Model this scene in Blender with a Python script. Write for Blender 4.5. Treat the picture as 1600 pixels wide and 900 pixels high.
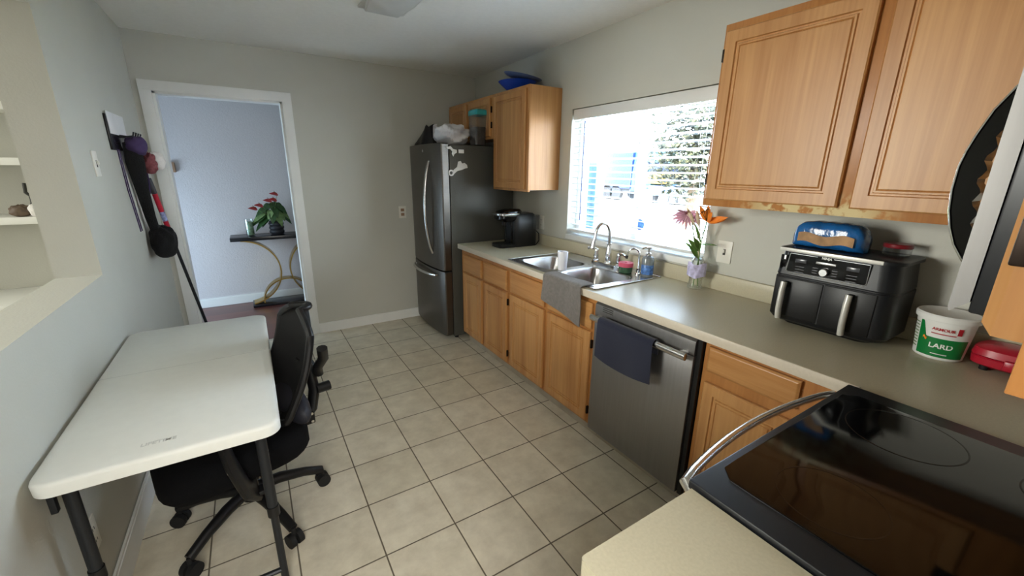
import bpy, bmesh, math, random
from mathutils import Vector, Matrix
random.seed(7)
PI = math.pi
S = bpy.context.scene
C = S.collection
for o in list(bpy.data.objects): bpy.data.objects.remove(o)

# ------------------------------------------------------------------ camera, sky, lights, exposure
cam = bpy.data.objects.new('camera', bpy.data.cameras.new('camera')); C.objects.link(cam)
cam.data.sensor_width = 36.0
cam.data.lens = 641.26 / 1600 * 36.0
cam.data.clip_start = 0.02
_f = Vector((0.51229994, 0.81377706, -0.27443701)); _r = Vector((0.84798104, -0.52989815, 0.01166634)); _u = Vector((0.13592986, 0.23869405, 0.96153431))
cam.matrix_world = Matrix(((_r.x, _u.x, -_f.x, -2.1206), (_r.y, _u.y, -_f.y, -0.9217), (_r.z, _u.z, -_f.z, 1.5304), (0, 0, 0, 1)))
S.camera = cam
S.view_settings.view_transform = 'Standard'; S.view_settings.look = 'None'
S.view_settings.gamma = 1.0; S.view_settings.use_curve_mapping = False
S.view_settings.exposure = 1.0

W = bpy.data.worlds.new('sky'); S.world = W; W.use_nodes = True
_n = W.node_tree.nodes; _l = W.node_tree.links
_bg = _n['Background']; _bg.inputs['Strength'].default_value = 14.0
_tc = _n.new('ShaderNodeTexCoord'); _sx = _n.new('ShaderNodeSeparateXYZ'); _rp = _n.new('ShaderNodeValToRGB')
_l.new(_tc.outputs['Generated'], _sx.inputs[0]); _l.new(_sx.outputs['Z'], _rp.inputs[0]); _l.new(_rp.outputs[0], _bg.inputs['Color'])
_rp.color_ramp.elements[0].position = 0.0; _rp.color_ramp.elements[0].color = (0.84, 0.94, 1.0, 1)
_rp.color_ramp.elements[1].position = 0.75; _rp.color_ramp.elements[1].color = (0.40, 0.62, 1.0, 1)

def light(name, kind, loc, direction, energy, color=(1, 1, 1), size=(1, 1), portal=False):
    d = bpy.data.lights.new(name, kind); o = bpy.data.objects.new(name, d); C.objects.link(o)
    o.location = loc; o.rotation_euler = Vector(direction).to_track_quat('-Z', 'Y').to_euler()
    d.energy = energy; d.color = color
    if kind == 'AREA':
        d.shape = 'RECTANGLE'; d.size, d.size_y = size
        if portal: d.cycles.is_portal = True
    if kind == 'SUN': d.angle = math.radians(1.0)
    return o
light('sun', 'SUN', (-6, -6, 10), (0.55, 0.45, -0.75), 30.0, (1.0, 0.95, 0.86))
light('dining_room_daylight', 'AREA', (-5.6, 1.45, 1.7), (1, -0.35, -0.05), 29, (1.0, 1.0, 0.92), (1.2, 1.3)).data.spread = math.radians(105)
light('back_door_daylight', 'AREA', (-2.28, -1.5, 1.55), (0.25, 1, -0.60), 8.5, (1.0, 0.98, 0.91), (0.85, 1.7)).data.spread = math.radians(95)  # added fill for the floor and near counter, behind an added doorway
light('hall_daylight', 'AREA', (-3.9, 3.98, 0.6), (1, 0.2, -0.1), 24, (0.58, 0.80, 1.0), (1.0, 1.4))

# ------------------------------------------------------------------ materials
def lin(h):
    h = h.lstrip('#'); v = [int(h[i:i + 2], 16) / 255 for i in (0, 2, 4)]
    return tuple(x / 12.92 if x <= 0.04045 else ((x + 0.055) / 1.055) ** 2.4 for x in v) + (1,)
def mat(name, col, rough=0.5, metal=0.0, var=0.06, vscale=6.0, stretch=(1, 1, 1), bump=0.0, bscale=60.0, spec=0.5, trans=0.0, alpha=1.0, coat=0.0, sheen=0.0, ior=1.45, rvar=0.0):
    m = bpy.data.materials.new(name); m.use_nodes = True
    n, l = m.node_tree.nodes, m.node_tree.links; b = n['Principled BSDF']
    c = lin(col)
    tc = n.new('ShaderNodeTexCoord'); mp = n.new('ShaderNodeMapping'); mp.inputs['Scale'].default_value = stretch
    l.new(tc.outputs['Object'], mp.inputs[0])
    nz = n.new('ShaderNodeTexNoise'); nz.inputs['Scale'].default_value = vscale; nz.inputs['Detail'].default_value = 5
    l.new(mp.outputs[0], nz.inputs['Vector'])
    r = n.new('ShaderNodeValToRGB')
    r.color_ramp.elements[0].position = 0.3; r.color_ramp.elements[1].position = 0.7
    r.color_ramp.elements[0].color = tuple(x * (1 - var) for x in c[:3]) + (1,)
    r.color_ramp.elements[1].color = tuple(min(1, x * (1 + var)) for x in c[:3]) + (1,)
    l.new(nz.outputs[0], r.inputs[0]); l.new(r.outputs[0], b.inputs['Base Color'])
    b.inputs['Roughness'].default_value = rough; b.inputs['Metallic'].default_value = metal
    b.inputs['Specular IOR Level'].default_value = spec; b.inputs['Transmission Weight'].default_value = trans
    b.inputs['Alpha'].default_value = alpha; b.inputs['Coat Weight'].default_value = coat; b.inputs['Coat Roughness'].default_value = 0.1
    b.inputs['Sheen Weight'].default_value = sheen; b.inputs['IOR'].default_value = ior
    if rvar:
        mr = n.new('ShaderNodeMapRange'); mr.inputs[3].default_value = rough - rvar; mr.inputs[4].default_value = rough + rvar
        l.new(nz.outputs[0], mr.inputs[0]); l.new(mr.outputs[0], b.inputs['Roughness'])
    if bump:
        nb = n.new('ShaderNodeTexNoise'); nb.inputs['Scale'].default_value = bscale; nb.inputs['Detail'].default_value = 3
        l.new(mp.outputs[0], nb.inputs['Vector'])
        bp = n.new('ShaderNodeBump'); bp.inputs['Strength'].default_value = bump; bp.inputs['Distance'].default_value = 0.01
        l.new(nb.outputs[0], bp.inputs['Height']); l.new(bp.outputs[0], b.inputs['Normal'])
    return m
def wood(name, c0, c1, axis, rough=0.38):
    m = bpy.data.materials.new(name); m.use_nodes = True
    n, l = m.node_tree.nodes, m.node_tree.links; b = n['Principled BSDF']
    st = [22.0, 22.0, 22.0]; st['xyz'.index(axis)] = 1.3
    st2 = [90.0, 90.0, 90.0]; st2['xyz'.index(axis)] = 2.5
    tc = n.new('ShaderNodeTexCoord')
    mp = n.new('ShaderNodeMapping'); mp.inputs['Scale'].default_value = st; l.new(tc.outputs['Object'], mp.inputs[0])
    mp2 = n.new('ShaderNodeMapping'); mp2.inputs['Scale'].default_value = st2; l.new(tc.outputs['Object'], mp2.inputs[0])
    nz = n.new('ShaderNodeTexNoise'); nz.inputs['Scale'].default_value = 0.55; nz.inputs['Detail'].default_value = 6; nz.inputs['Distortion'].default_value = 0.8
    nf = n.new('ShaderNodeTexNoise'); nf.inputs['Scale'].default_value = 1.0; nf.inputs['Detail'].default_value = 3
    l.new(mp.outputs[0], nz.inputs['Vector']); l.new(mp2.outputs[0], nf.inputs['Vector'])
    mx = n.new('ShaderNodeMath'); mx.operation = 'MULTIPLY_ADD'; mx.inputs[1].default_value = 0.45
    l.new(nf.outputs[0], mx.inputs[0]); l.new(nz.outputs[0], mx.inputs[2])
    r = n.new('ShaderNodeValToRGB'); r.color_ramp.elements[0].position = 0.45; r.color_ramp.elements[1].position = 0.98
    r.color_ramp.elements[0].color = lin(c0); r.color_ramp.elements[1].color = lin(c1)
    l.new(mx.outputs[0], r.inputs[0]); l.new(r.outputs[0], b.inputs['Base Color'])
    b.inputs['Roughness'].default_value = rough; b.inputs['Coat Weight'].default_value = 0.1; b.inputs['Coat Roughness'].default_value = 0.3; b.inputs['Specular IOR Level'].default_value = 0.35
    bp = n.new('ShaderNodeBump'); bp.inputs['Strength'].default_value = 0.06; bp.inputs['Distance'].default_value = 0.003
    l.new(nf.outputs[0], bp.inputs['Height']); l.new(bp.outputs[0], b.inputs['Normal'])
    return m
def worn_wood(name):
    m = wood(name, '#9c6232', '#bd8449', 'z'); n, l = m.node_tree.nodes, m.node_tree.links; b = n['Principled BSDF']
    old = b.inputs['Base Color'].links[0].from_socket
    tc = n.new('ShaderNodeTexCoord'); sx = n.new('ShaderNodeSeparateXYZ'); l.new(tc.outputs['Object'], sx.inputs[0])
    def rng(sock, a, c, d, e):
        q = n.new('ShaderNodeMapRange'); q.inputs[1].default_value = a; q.inputs[2].default_value = c; q.inputs[3].default_value = d; q.inputs[4].default_value = e
        l.new(sock, q.inputs[0]); return q.outputs[0]
    def mul(p, q):
        k = n.new('ShaderNodeMath'); k.operation = 'MULTIPLY'; l.new(p, k.inputs[0]); l.new(q, k.inputs[1]); return k.outputs[0]
    nz = n.new('ShaderNodeTexNoise'); nz.inputs['Scale'].default_value = 26; nz.inputs['Detail'].default_value = 6; l.new(tc.outputs['Object'], nz.inputs['Vector'])
    msk = mul(mul(rng(sx.outputs['Z'], .03, .09, 1, 0), rng(nz.outputs[0], .42, .52, 0, 1)), mul(rng(sx.outputs['Y'], -.02, .12, 0, 1), rng(sx.outputs['Y'], .42, .56, 1, 0)))
    mx = n.new('ShaderNodeMixRGB'); mx.inputs[2].default_value = lin('#d8c493'); l.new(msk, mx.inputs[0]); l.new(old, mx.inputs[1]); l.new(mx.outputs[0], b.inputs['Base Color'])
    return m
def tile_mat():
    m = bpy.data.materials.new('floor_tile'); m.use_nodes = True
    n, l = m.node_tree.nodes, m.node_tree.links; b = n['Principled BSDF']
    tc = n.new('ShaderNodeTexCoord'); mp = n.new('ShaderNodeMapping'); mp.inputs['Location'].default_value = (0.0, -0.159 + 0.307, 0)
    l.new(tc.outputs['Object'], mp.inputs[0])
    br = n.new('ShaderNodeTexBrick'); br.offset = 0.0; br.squash = 1.0
    for k, v in (('Scale', 1.0), ('Mortar Size', 0.0035), ('Mortar Smooth', 0.3), ('Bias', 0.0), ('Brick Width', 0.307), ('Row Height', 0.307)): br.inputs[k].default_value = v
    br.inputs['Color1'].default_value = lin('#ddd6c4'); br.inputs['Color2'].default_value = lin('#d3ccb8'); br.inputs['Mortar'].default_value = lin('#6a6254')
    l.new(mp.outputs[0], br.inputs['Vector'])
    nz = n.new('ShaderNodeTexNoise'); nz.inputs['Scale'].default_value = 9; nz.inputs['Detail'].default_value = 8; nz.inputs['Roughness'].default_value = 0.65
    l.new(tc.outputs['Object'], nz.inputs['Vector'])
    r = n.new('ShaderNodeValToRGB'); r.color_ramp.elements[0].position = 0.3; r.color_ramp.elements[1].position = 0.72
    r.color_ramp.elements[0].color = (0.80, 0.77, 0.73, 1); r.color_ramp.elements[1].color = (1.08, 1.07, 1.05, 1)
    l.new(nz.outputs[0], r.inputs[0])
    mx = n.new('ShaderNodeMixRGB'); mx.blend_type = 'MULTIPLY'; mx.inputs[0].default_value = 1
    l.new(br.outputs['Color'], mx.inputs[1]); l.new(r.outputs[0], mx.inputs[2]); l.new(mx.outputs[0], b.inputs['Base Color'])
    mr = n.new('ShaderNodeMapRange'); mr.inputs[3].default_value = 0.38; mr.inputs[4].default_value = 0.8
    l.new(br.outputs['Fac'], mr.inputs[0]); l.new(mr.outputs[0], b.inputs['Roughness'])
    iv = n.new('ShaderNodeMath'); iv.operation = 'MULTIPLY_ADD'; iv.inputs[1].default_value = -1.0
    ns = n.new('ShaderNodeMath'); ns.operation = 'MULTIPLY'; ns.inputs[1].default_value = 0.35
    l.new(nz.outputs[0], ns.inputs[0]); l.new(br.outputs['Fac'], iv.inputs[0]); l.new(ns.outputs[0], iv.inputs[2])
    bp = n.new('ShaderNodeBump'); bp.inputs['Strength'].default_value = 0.35; bp.inputs['Distance'].default_value = 0.004
    l.new(iv.outputs[0], bp.inputs['Height']); l.new(bp.outputs[0], b.inputs['Normal'])
    return m
def plank_mat():
    m = bpy.data.materials.new('hall_wood_floor'); m.use_nodes = True
    n, l = m.node_tree.nodes, m.node_tree.links; b = n['Principled BSDF']
    tc = n.new('ShaderNodeTexCoord')
    br = n.new('ShaderNodeTexBrick')
    for k, v in (('Scale', 1.0), ('Mortar Size', 0.001), ('Brick Width', 0.9), ('Row Height', 0.1)): br.inputs[k].default_value = v
    br.inputs['Color1'].default_value = lin('#6b3a30'); br.inputs['Color2'].default_value = lin('#57302a'); br.inputs['Mortar'].default_value = lin('#2c1714')
    l.new(tc.outputs['Object'], br.inputs['Vector']); l.new(br.outputs['Color'], b.inputs['Base Color'])
    b.inputs['Roughness'].default_value = 0.3
    return m
def thin_glass(name, tint=(1, 1, 1, 1), gloss=0.12):
    m = bpy.data.materials.new(name); m.use_nodes = True
    n, l = m.node_tree.nodes, m.node_tree.links
    for x in list(n):
        if x.type != 'OUTPUT_MATERIAL': n.remove(x)
    out = [x for x in n if x.type == 'OUTPUT_MATERIAL'][0]
    t = n.new('ShaderNodeBsdfTransparent'); t.inputs[0].default_value = tint
    g = n.new('ShaderNodeBsdfGlossy'); g.inputs['Roughness'].default_value = 0.03
    fr = n.new('ShaderNodeLayerWeight'); fr.inputs[0].default_value = gloss
    mx = n.new('ShaderNodeMixShader')
    l.new(fr.outputs['Facing'], mx.inputs[0]); l.new(t.outputs[0], mx.inputs[1]); l.new(g.outputs[0], mx.inputs[2]); l.new(mx.outputs[0], out.inputs[0])
    return m

M = dict(
    wall=mat('wall_paint', '#c3c2b8', 0.6, var=0.02, vscale=3, bump=0.08, bscale=120),
    hallwall=mat('hall_wall_paint', '#c9c4c4', 0.6, var=0.03, vscale=60, bump=0.25, bscale=90),
    ceil=mat('ceiling_paint', '#efeee8', 0.8, var=0.02, vscale=40, bump=0.15, bscale=200),
    white=mat('white_trim_paint', '#e6e6e2', 0.4, var=0.02),
    blind=mat('white_blind_vinyl', '#dcdcd9', 0.45, var=0.01),
    oakz=wood('honey_oak_vertical', '#a9723e', '#cd9a61', 'z'),
    oaky=wood('honey_oak_along_wall', '#a8713c', '#cb985f', 'y'),
    oakx=wood('honey_oak_along_range', '#a8713c', '#cb985f', 'x'),
    oakd=wood('honey_oak_frame', '#9c6232', '#bd8449', 'z'),
    worn=mat('worn_pale_wood', '#d9c69a', 0.5, var=0.25, vscale=60),
    oakworn=worn_wood('honey_oak_worn_frame'),
    hinge=mat('dark_bronze_hinge', '#2a2019', 0.45, 0.7),
    lam=mat('beige_laminate', '#c0b89f', 0.3, spec=0.25, var=0.05, vscale=160, bump=0.02, bscale=250),
    lamedge=mat('laminate_edge', '#d3c8b6', 0.35, var=0.03, vscale=120),
    tile=tile_mat(), plank=plank_mat(),
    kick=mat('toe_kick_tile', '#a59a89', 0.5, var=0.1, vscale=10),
    steel=mat('brushed_steel', '#aaa8a6', 0.36, 1.0, var=0.05, vscale=3, stretch=(1, 1, 40), rvar=0.05),
    fridgesteel=mat('fridge_steel', '#64605b', 0.34, 1.0, var=0.05, vscale=3, stretch=(1, 1, 40), rvar=0.05),
    dwsteel=mat('dishwasher_steel', '#8f8d8c', 0.38, 0.9, var=0.05, vscale=3, stretch=(1, 30, 1), rvar=0.05),
    steelb=mat('bright_steel', '#d0d0cf', 0.22, 1.0, var=0.03),
    satin=mat('satin_silver', '#dedcd5', .38, .35),
    sinksteel=mat('sink_steel', '#b9b7b4', 0.27, 1.0, var=0.04, vscale=20),
    chrome=mat('chrome', '#dadada', 0.1, 1.0, var=0.01),
    fridgeside=mat('fridge_grey_side', '#55554f', 0.42, 0.25, var=0.04, bump=0.12, bscale=150),
    darkgrey=mat('dark_grey_plastic', '#3b3c40', 0.4, var=0.04),
    black=mat('black_plastic', '#0d0d0f', 0.42, var=0.1),
    blackgloss=mat('black_gloss', '#08080a', 0.08, var=0.05),
    blackglass=mat('black_ceramic_glass', '#060607', 0.07, var=0.05, spec=0.45),
    bezel=mat('black_enamel', '#17191d', 0.35, var=0.05),
    blackfab=mat('black_fabric', '#08080a', 0.95, var=0.2, vscale=200, bump=0.3, bscale=400, spec=0.2),
    meshfab=mat('black_mesh_fabric', '#0b0b0d', 0.8, var=0.3, vscale=500, bump=0.3, bscale=600),
    navy=mat('navy_cloth', '#1b2036', 0.95, var=0.15, vscale=150, bump=0.3, bscale=350, sheen=0.3),
    greytowel=mat('grey_terry_cloth', '#77716d', 0.98, var=0.2, vscale=60, bump=0.6, bscale=300, sheen=0.3),
    tabletop=mat('white_table_plastic', '#dedfd9', 0.5, var=0.015, vscale=30, bump=0.06, bscale=400),
    tabletext=mat('embossed_grey', '#c6c7c3', 0.5),
    legmetal=mat('dark_grey_metal', '#2b2d30', 0.45, 0.5),
    gold=mat('brushed_gold', '#b09450', 0.28, 1.0, var=0.04),
    blackwood=mat('black_wood', '#17161a', 0.25, var=0.1),
    pot=mat('black_ceramic', '#26262a', 0.5),
    leaf=mat('dark_leaf', '#2c4a24', 0.4, var=0.35, vscale=30),
    leafl=mat('light_leaf', '#6f8a55', 0.45, var=0.3, vscale=30),
    red=mat('red_spathe', '#b3242a', 0.35, var=0.15),
    redplastic=mat('red_plastic', '#b01c30', 0.3, var=0.05),
    pink=mat('pink_petal', '#d6a3b4', 0.6, var=0.15, vscale=40),
    orange=mat('orange_petal', '#ee8426', 0.5, var=0.12, vscale=40),
    stem=mat('green_stem', '#5e7f3a', 0.5, var=0.15),
    blue=mat('blue_plastic', '#1d46b8', 0.25, var=0.06),
    bluegrey=mat('blue_grey_plastic', '#5d6f9c', 0.3, var=0.06),
    teal=mat('teal_plastic', '#35a6a8', 0.35),
    bag=mat('white_plastic_bag', '#e4e2e4', 0.35, var=0.04, bump=0.5, bscale=22),
    blackbag=mat('black_bag', '#0c0c10', 0.4, var=0.1, bump=0.4, bscale=20),
    clearplastic=thin_glass('clear_plastic', (0.86, 0.88, 0.9, 1), 0.25),
    glass=thin_glass('clear_glass', (0.95, 0.97, 0.96, 1), 0.3),
    pane=thin_glass('window_pane', (0.97, 0.98, 0.98, 1), 0.1),
    greenglass=mat('green_glass', '#3f5f48', 0.15, var=0.1),
    cup=mat('white_ceramic', '#dfe0e6', 0.25, var=0.01),
    plate=mat('ivory_plastic', '#e3e0d6', 0.4, var=0.01),
    slot=mat('dark_slot', '#3a3733', 0.6),
    breadbag=mat('blue_bread_wrapper', '#1a5fa0', 0.2, var=0.35, vscale=14, bump=0.6, bscale=30, coat=0.4),
    bread=mat('bread_crust', '#a9835c', 0.7, var=0.3, vscale=25),
    tubwhite=mat('tub_white', '#e7e6e2', 0.4, var=0.02),
    green=mat('label_green', '#12793a', 0.4, var=0.03),
    redink=mat('label_red', '#b0202c', 0.4), whiteink=mat('label_white', '#f2f2ee', 0.4), silverink=mat('silver_print', '#c9c9c9', 0.3, 0.8),
    display=mat('grey_display', '#4b4d52', 0.2),
    lilac=mat('lilac_paper', '#c9c4e6', 0.6, var=0.25, vscale=60),
    bluepat=mat('blue_pattern', '#4f79b8', 0.3, var=0.6, vscale=55),
    mauve=mat('purple_fabric', '#3c2c52', 0.9), rose=mat('rose_fabric', '#7d4347', 0.9, var=0.3, vscale=80), fluff=mat('white_fluff', '#e0dcd8', 0.95, bump=0.6, bscale=120),
    fuzz=mat('black_fuzz', '#0b0b0d', 0.95, var=0.3, vscale=120, bump=0.8, bscale=160),
    paper=mat('white_board', '#e2e2e2', 0.5), tan=mat('tan_plastic', '#9c7c62', 0.5),
    rubber=mat('black_rubber', '#0d0d0e', 0.7), figur=mat('brown_figurine', '#5a4a3c', 0.6, var=0.4, vscale=50),
    grass=mat('lawn', '#4f5a2c', 0.9, var=0.35, vscale=3), concrete=mat('concrete', '#cfcac2', 0.85, var=0.06, vscale=2),
    bark=mat('bark', '#5b4a3a', 0.9, var=0.3), foliage=mat('tree_leaves', '#30311c', 0.7, var=0.45, vscale=1.6), foliage2=mat('hedge_leaves', '#2c3320', 0.7, var=0.4, vscale=2),
    postblue=mat('pale_blue_paint', '#4f6a70', 0.6, var=0.02), truckblue=mat('truck_blue', '#071a44', 0.4, var=0.1), trucktl=mat('truck_teal', '#10464c', 0.4), yellow=mat('truck_yellow', '#6b5210', 0.5),
    carpaint=mat('silver_car_paint', '#555b63', 0.25, 0.3), carglass=mat('dark_car_glass', '#1b2128', 0.1), tyre=mat('tyre_rubber', '#1a1a1a', 0.8), housewall=mat('far_house_wall', '#d8d6cf', 0.8), fencewood=mat('weathered_fence', '#4a443c', 0.85, var=0.2),
)

# ------------------------------------------------------------------ geometry builder
class MB:
    def __init__(s): s.bm = bmesh.new(); s.X = None
    def v(s, p):
        p = Vector(p)
        return s.bm.verts.new(s.X @ p if s.X else p)
    def f(s, vs):
        try: return s.bm.faces.new(vs)
        except ValueError: return None
    def box(s, x0, x1, y0, y1, z0, z1, bev=0, seg=2):
        if x0 > x1: x0, x1 = x1, x0
        if y0 > y1: y0, y1 = y1, y0
        if z0 > z1: z0, z1 = z1, z0
        V = [s.v(p) for p in ((x0, y0, z0), (x1, y0, z0), (x1, y1, z0), (x0, y1, z0), (x0, y0, z1), (x1, y0, z1), (x1, y1, z1), (x0, y1, z1))]
        F = [s.f([V[i] for i in q]) for q in ((0, 3, 2, 1), (4, 5, 6, 7), (0, 1, 5, 4), (1, 2, 6, 5), (2, 3, 7, 6), (3, 0, 4, 7))]
        if bev:
            E = list({e for f in F for e in f.edges})
            bmesh.ops.bevel(s.bm, geom=E, offset=bev, segments=seg, profile=0.5, affect='EDGES')
        return s
    def loft(s, loops, cap0=True, cap1=True, closed=True):
        R = [[s.v(p) for p in lp] for lp in loops]; n = len(R[0])
        for a, b in zip(R, R[1:]):
            for i in range(n if closed else n - 1):
                j = (i + 1) % n; s.f([a[i], a[j], b[j], b[i]])
        if cap0: s.f(R[0][::-1])
        if cap1: s.f(R[-1])
        return s
    def tube(s, pts, r, seg=10, rads=None, flat=1.0, ref=None):
        pts = [Vector(p) for p in pts]; loops = []; ref = Vector(ref) if ref else None; prev = None
        for i, p in enumerate(pts):
            t = (pts[min(i + 1, len(pts) - 1)] - pts[max(i - 1, 0)]).normalized()
            if prev is None:
                a = ref if ref else (Vector((0, 0, 1)) if abs(t.z) < 0.9 else Vector((1, 0, 0)))
            else: a = prev
            a = (a - t * a.dot(t)).normalized(); b = t.cross(a); prev = a
            rr = rads[i] if rads else r
            loops.append([p + a * math.cos(2 * PI * k / seg) * rr + b * math.sin(2 * PI * k / seg) * rr * flat for k in range(seg)])
        return s.loft(loops)
    def cyl(s, p0, p1, r0, r1=None, seg=24, bev=0.0):
        p0, p1 = Vector(p0), Vector(p1); r1 = r0 if r1 is None else r1
        if bev:
            d = (p1 - p0).normalized() * bev
            return s.tube([p0, p0 + d * 0.001, p0 + d, p1 - d, p1 - d * 0.001, p1], r0, seg, [r0 - bev, r0 - bev * .9, r0, r1, r1 - bev * .9, r1 - bev])
        return s.tube([p0, p1], r0, seg, [r0, r1])
    def lathe(s, prof, c, seg=28, axis='z'):
        c = Vector(c); loops = []
        for r, z in prof:
            lp = []
            for k in range(seg):
                a = 2 * PI * k / seg; q = (max(r, 1e-4) * math.cos(a), max(r, 1e-4) * math.sin(a), z)
                if axis == 'x': q = (q[2], q[0], q[1])
                if axis == 'y': q = (q[0], q[2], q[1])
                lp.append(c + Vector(q))
            loops.append(lp)
        return s.loft(loops)
    def prism(s, poly, axis, a0, a1):
        k = 'xyz'.index(axis)
        def P(q, a):
            r = list(q); r.insert(k, a); return r
        return s.loft([[P(q, a0) for q in poly], [P(q, a1) for q in poly]])
    def panel(s, o, u, v, n, w, h, rings):
        o, u, v, n = map(Vector, (o, u, v, n)); loops = []
        for ins, d in rings:
            loops.append([o + u * a + v * b + n * d for a, b in ((ins, ins), (w - ins, ins), (w - ins, h - ins), (ins, h - ins))])
        return s.loft(loops)
    def ell(s, c, r, seg=20, rings=12):
        c = Vector(c); prof = []
        loops = []
        for i in range(rings + 1):
            th = -PI / 2 + PI * i / rings; cr = max(math.cos(th), 0.004)
            loops.append([c + Vector((r[0] * cr * math.cos(2 * PI * k / seg), r[1] * cr * math.sin(2 * PI * k / seg), r[2] * math.sin(th))) for k in range(seg)])
        return s.loft(loops)
    def sheet(s, fn, nu, nv, th=0.003):
        P = [[Vector(fn(i / nu, j / nv)) for j in range(nv + 1)] for i in range(nu + 1)]
        def nrm(i, j):
            a = P[min(i + 1, nu)][j] - P[max(i - 1, 0)][j]; b = P[i][min(j + 1, nv)] - P[i][max(j - 1, 0)]
            c = a.cross(b); return c.normalized() if c.length > 1e-9 else Vector((0, 0, 1))
        A = [[s.v(P[i][j] + nrm(i, j) * th / 2) for j in range(nv + 1)] for i in range(nu + 1)]
        B = [[s.v(P[i][j] - nrm(i, j) * th / 2) for j in range(nv + 1)] for i in range(nu + 1)]
        for i in range(nu):
            for j in range(nv):
                s.f([A[i][j], A[i + 1][j], A[i + 1][j + 1], A[i][j + 1]]); s.f([B[i][j], B[i][j + 1], B[i + 1][j + 1], B[i + 1][j]])
        for i in range(nu):
            s.f([A[i][0], B[i][0], B[i + 1][0], A[i + 1][0]]); s.f([A[i][nv], A[i + 1][nv], B[i + 1][nv], B[i][nv]])
        for j in range(nv):
            s.f([A[0][j], A[0][j + 1], B[0][j + 1], B[0][j]]); s.f([A[nu][j], B[nu][j], B[nu][j + 1], A[nu][j + 1]])
        return s
def sup(cx, cy, z, a, b, n=6, N=40):
    out = []
    for k in range(N):
        t = 2 * PI * k / N; c, q = math.cos(t), math.sin(t)
        r = (abs(c / a) ** n + abs(q / b) ** n) ** (-1 / n)
        out.append((cx + r * c, cy + r * q, z))
    return out
WM = {}
def finish(bm, name, m, ang=35):
    bmesh.ops.remove_doubles(bm, verts=bm.verts, dist=1e-6)
    bmesh.ops.recalc_face_normals(bm, faces=bm.faces)
    for f in bm.faces: f.smooth = True
    lim = math.radians(ang)
    for e in bm.edges:
        if len(e.link_faces) != 2 or e.calc_face_angle(0) > lim: e.smooth = False
    me = bpy.data.meshes.new(name); bm.to_mesh(me); bm.free()
    if m: me.materials.append(M[m] if isinstance(m, str) else m)
    return me
def link(me, name, parent, world):
    o = bpy.data.objects.new(name, me); C.objects.link(o)
    if parent is not None:
        o.parent = parent
        pm = WM[parent.name]
        if world: me.transform(pm.inverted())
        WM[o.name] = pm.copy()
    else: WM[o.name] = Matrix.Identity(4)
    return o
def obj(name, mb, m, parent=None, local=False, ang=35, origin=True):
    me = finish(mb.bm, name, m, ang)
    o = link(me, name, parent, not local)
    if parent is None and origin:
        xs = [v.co for v in me.vertices]
        c = Vector(((min(v.x for v in xs) + max(v.x for v in xs)) / 2, (min(v.y for v in xs) + max(v.y for v in xs)) / 2, min(v.z for v in xs)))
        me.transform(Matrix.Translation(-c)); o.location = c; WM[o.name] = Matrix.Translation(c)
    return o
def tag(o, label, cat, group=None):
    o['label'] = label; o['category'] = cat
    if group: o['group'] = group
    return o
def thing(name, label, cat, loc, rz=0, group=None):
    o = bpy.data.objects.new(name, None); C.objects.link(o); o.empty_display_size = 0.05
    o.location = loc; o.rotation_euler = (0, 0, rz); WM[o.name] = Matrix.Translation(loc) @ Matrix.Rotation(rz, 4, 'Z')
    return tag(o, label, cat, group)
def struct(name, mb, m, parent=None):
    o = obj(name, mb, m, parent, origin=False)
    if parent is None: o['kind'] = 'structure'
    return o
def text(name, body, size, m, parent, o, u, v, ext=0.0006, bend=None, align='CENTER'):
    cu = bpy.data.curves.new('t', 'FONT'); cu.body = body; cu.size = size; cu.align_x = align; cu.align_y = 'CENTER'; cu.extrude = ext; cu.resolution_u = 3; cu.offset = size * .022
    t = bpy.data.objects.new('t', cu); C.objects.link(t)
    me = bpy.data.meshes.new_from_object(t); bpy.data.objects.remove(t)
    me.name = name
    if bend: me.transform(Matrix.Identity(4)); [setattr(q, 'co', Vector(bend(q.co))) for q in me.vertices]
    else:
        o, u, v = Vector(o), Vector(u), Vector(v); n = u.cross(v)
        for q in me.vertices: q.co = o + u * q.co.x + v * q.co.y + n * q.co.z
    me.materials.clear(); me.materials.append(M[m])
    return link(me, name, parent, True)
def arc(c, r, a0, a1, n, pl='xz', y=0):
    return [(c[0] + r * math.cos(a0 + (a1 - a0) * i / n), c[1] + r * math.sin(a0 + (a1 - a0) * i / n)) for i in range(n + 1)]

# ------------------------------------------------------------------ room shell
D, L, H, BK = 3.20, -2.722, 2.44, -1.17
WY0, WY1, WZ0, WZ1 = 0.43, 1.635, 1.045, 1.975
struct('floor', MB().box(L - 0.2, 0.0, BK - 0.1, D + 0.06, -0.1, 0), 'tile')
struct('floor_hall', MB().box(-4.2, 0.1, D + 0.06, 4.8, -0.1, -0.002), 'plank')
struct('floor_dining', MB().box(-6.2, L - 0.2, -2.6, 2.75, -0.1, 0), 'tile')
struct('ceiling', MB().box(-6.2, 0.45, -2.6, 4.8, H, H + 0.12), 'ceil')
w = MB()
w.box(0, 0.16, BK - 0.1, WY0, -0.3, H); w.box(0, 0.16, WY1, D + 0.12, -0.3, H); w.box(0, 0.16, WY0, WY1, -0.3, WZ0); w.box(0, 0.16, WY0, WY1, WZ1, H)
struct('wall_right', w, 'wall')
DX0, DX1, DZ = -2.615, -1.79, 2.055
w = MB(); w.box(L - 0.16, DX0, D, D + 0.12, 0, H); w.box(DX1, 0, D, D + 0.12, 0, H); w.box(DX0, DX1, D, D + 0.12, DZ, H)
struct('wall_far', w, 'wall')
OY0, OY1, OZ0, OZ1 = -0.75, 1.545, 1.065, 2.115
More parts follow.
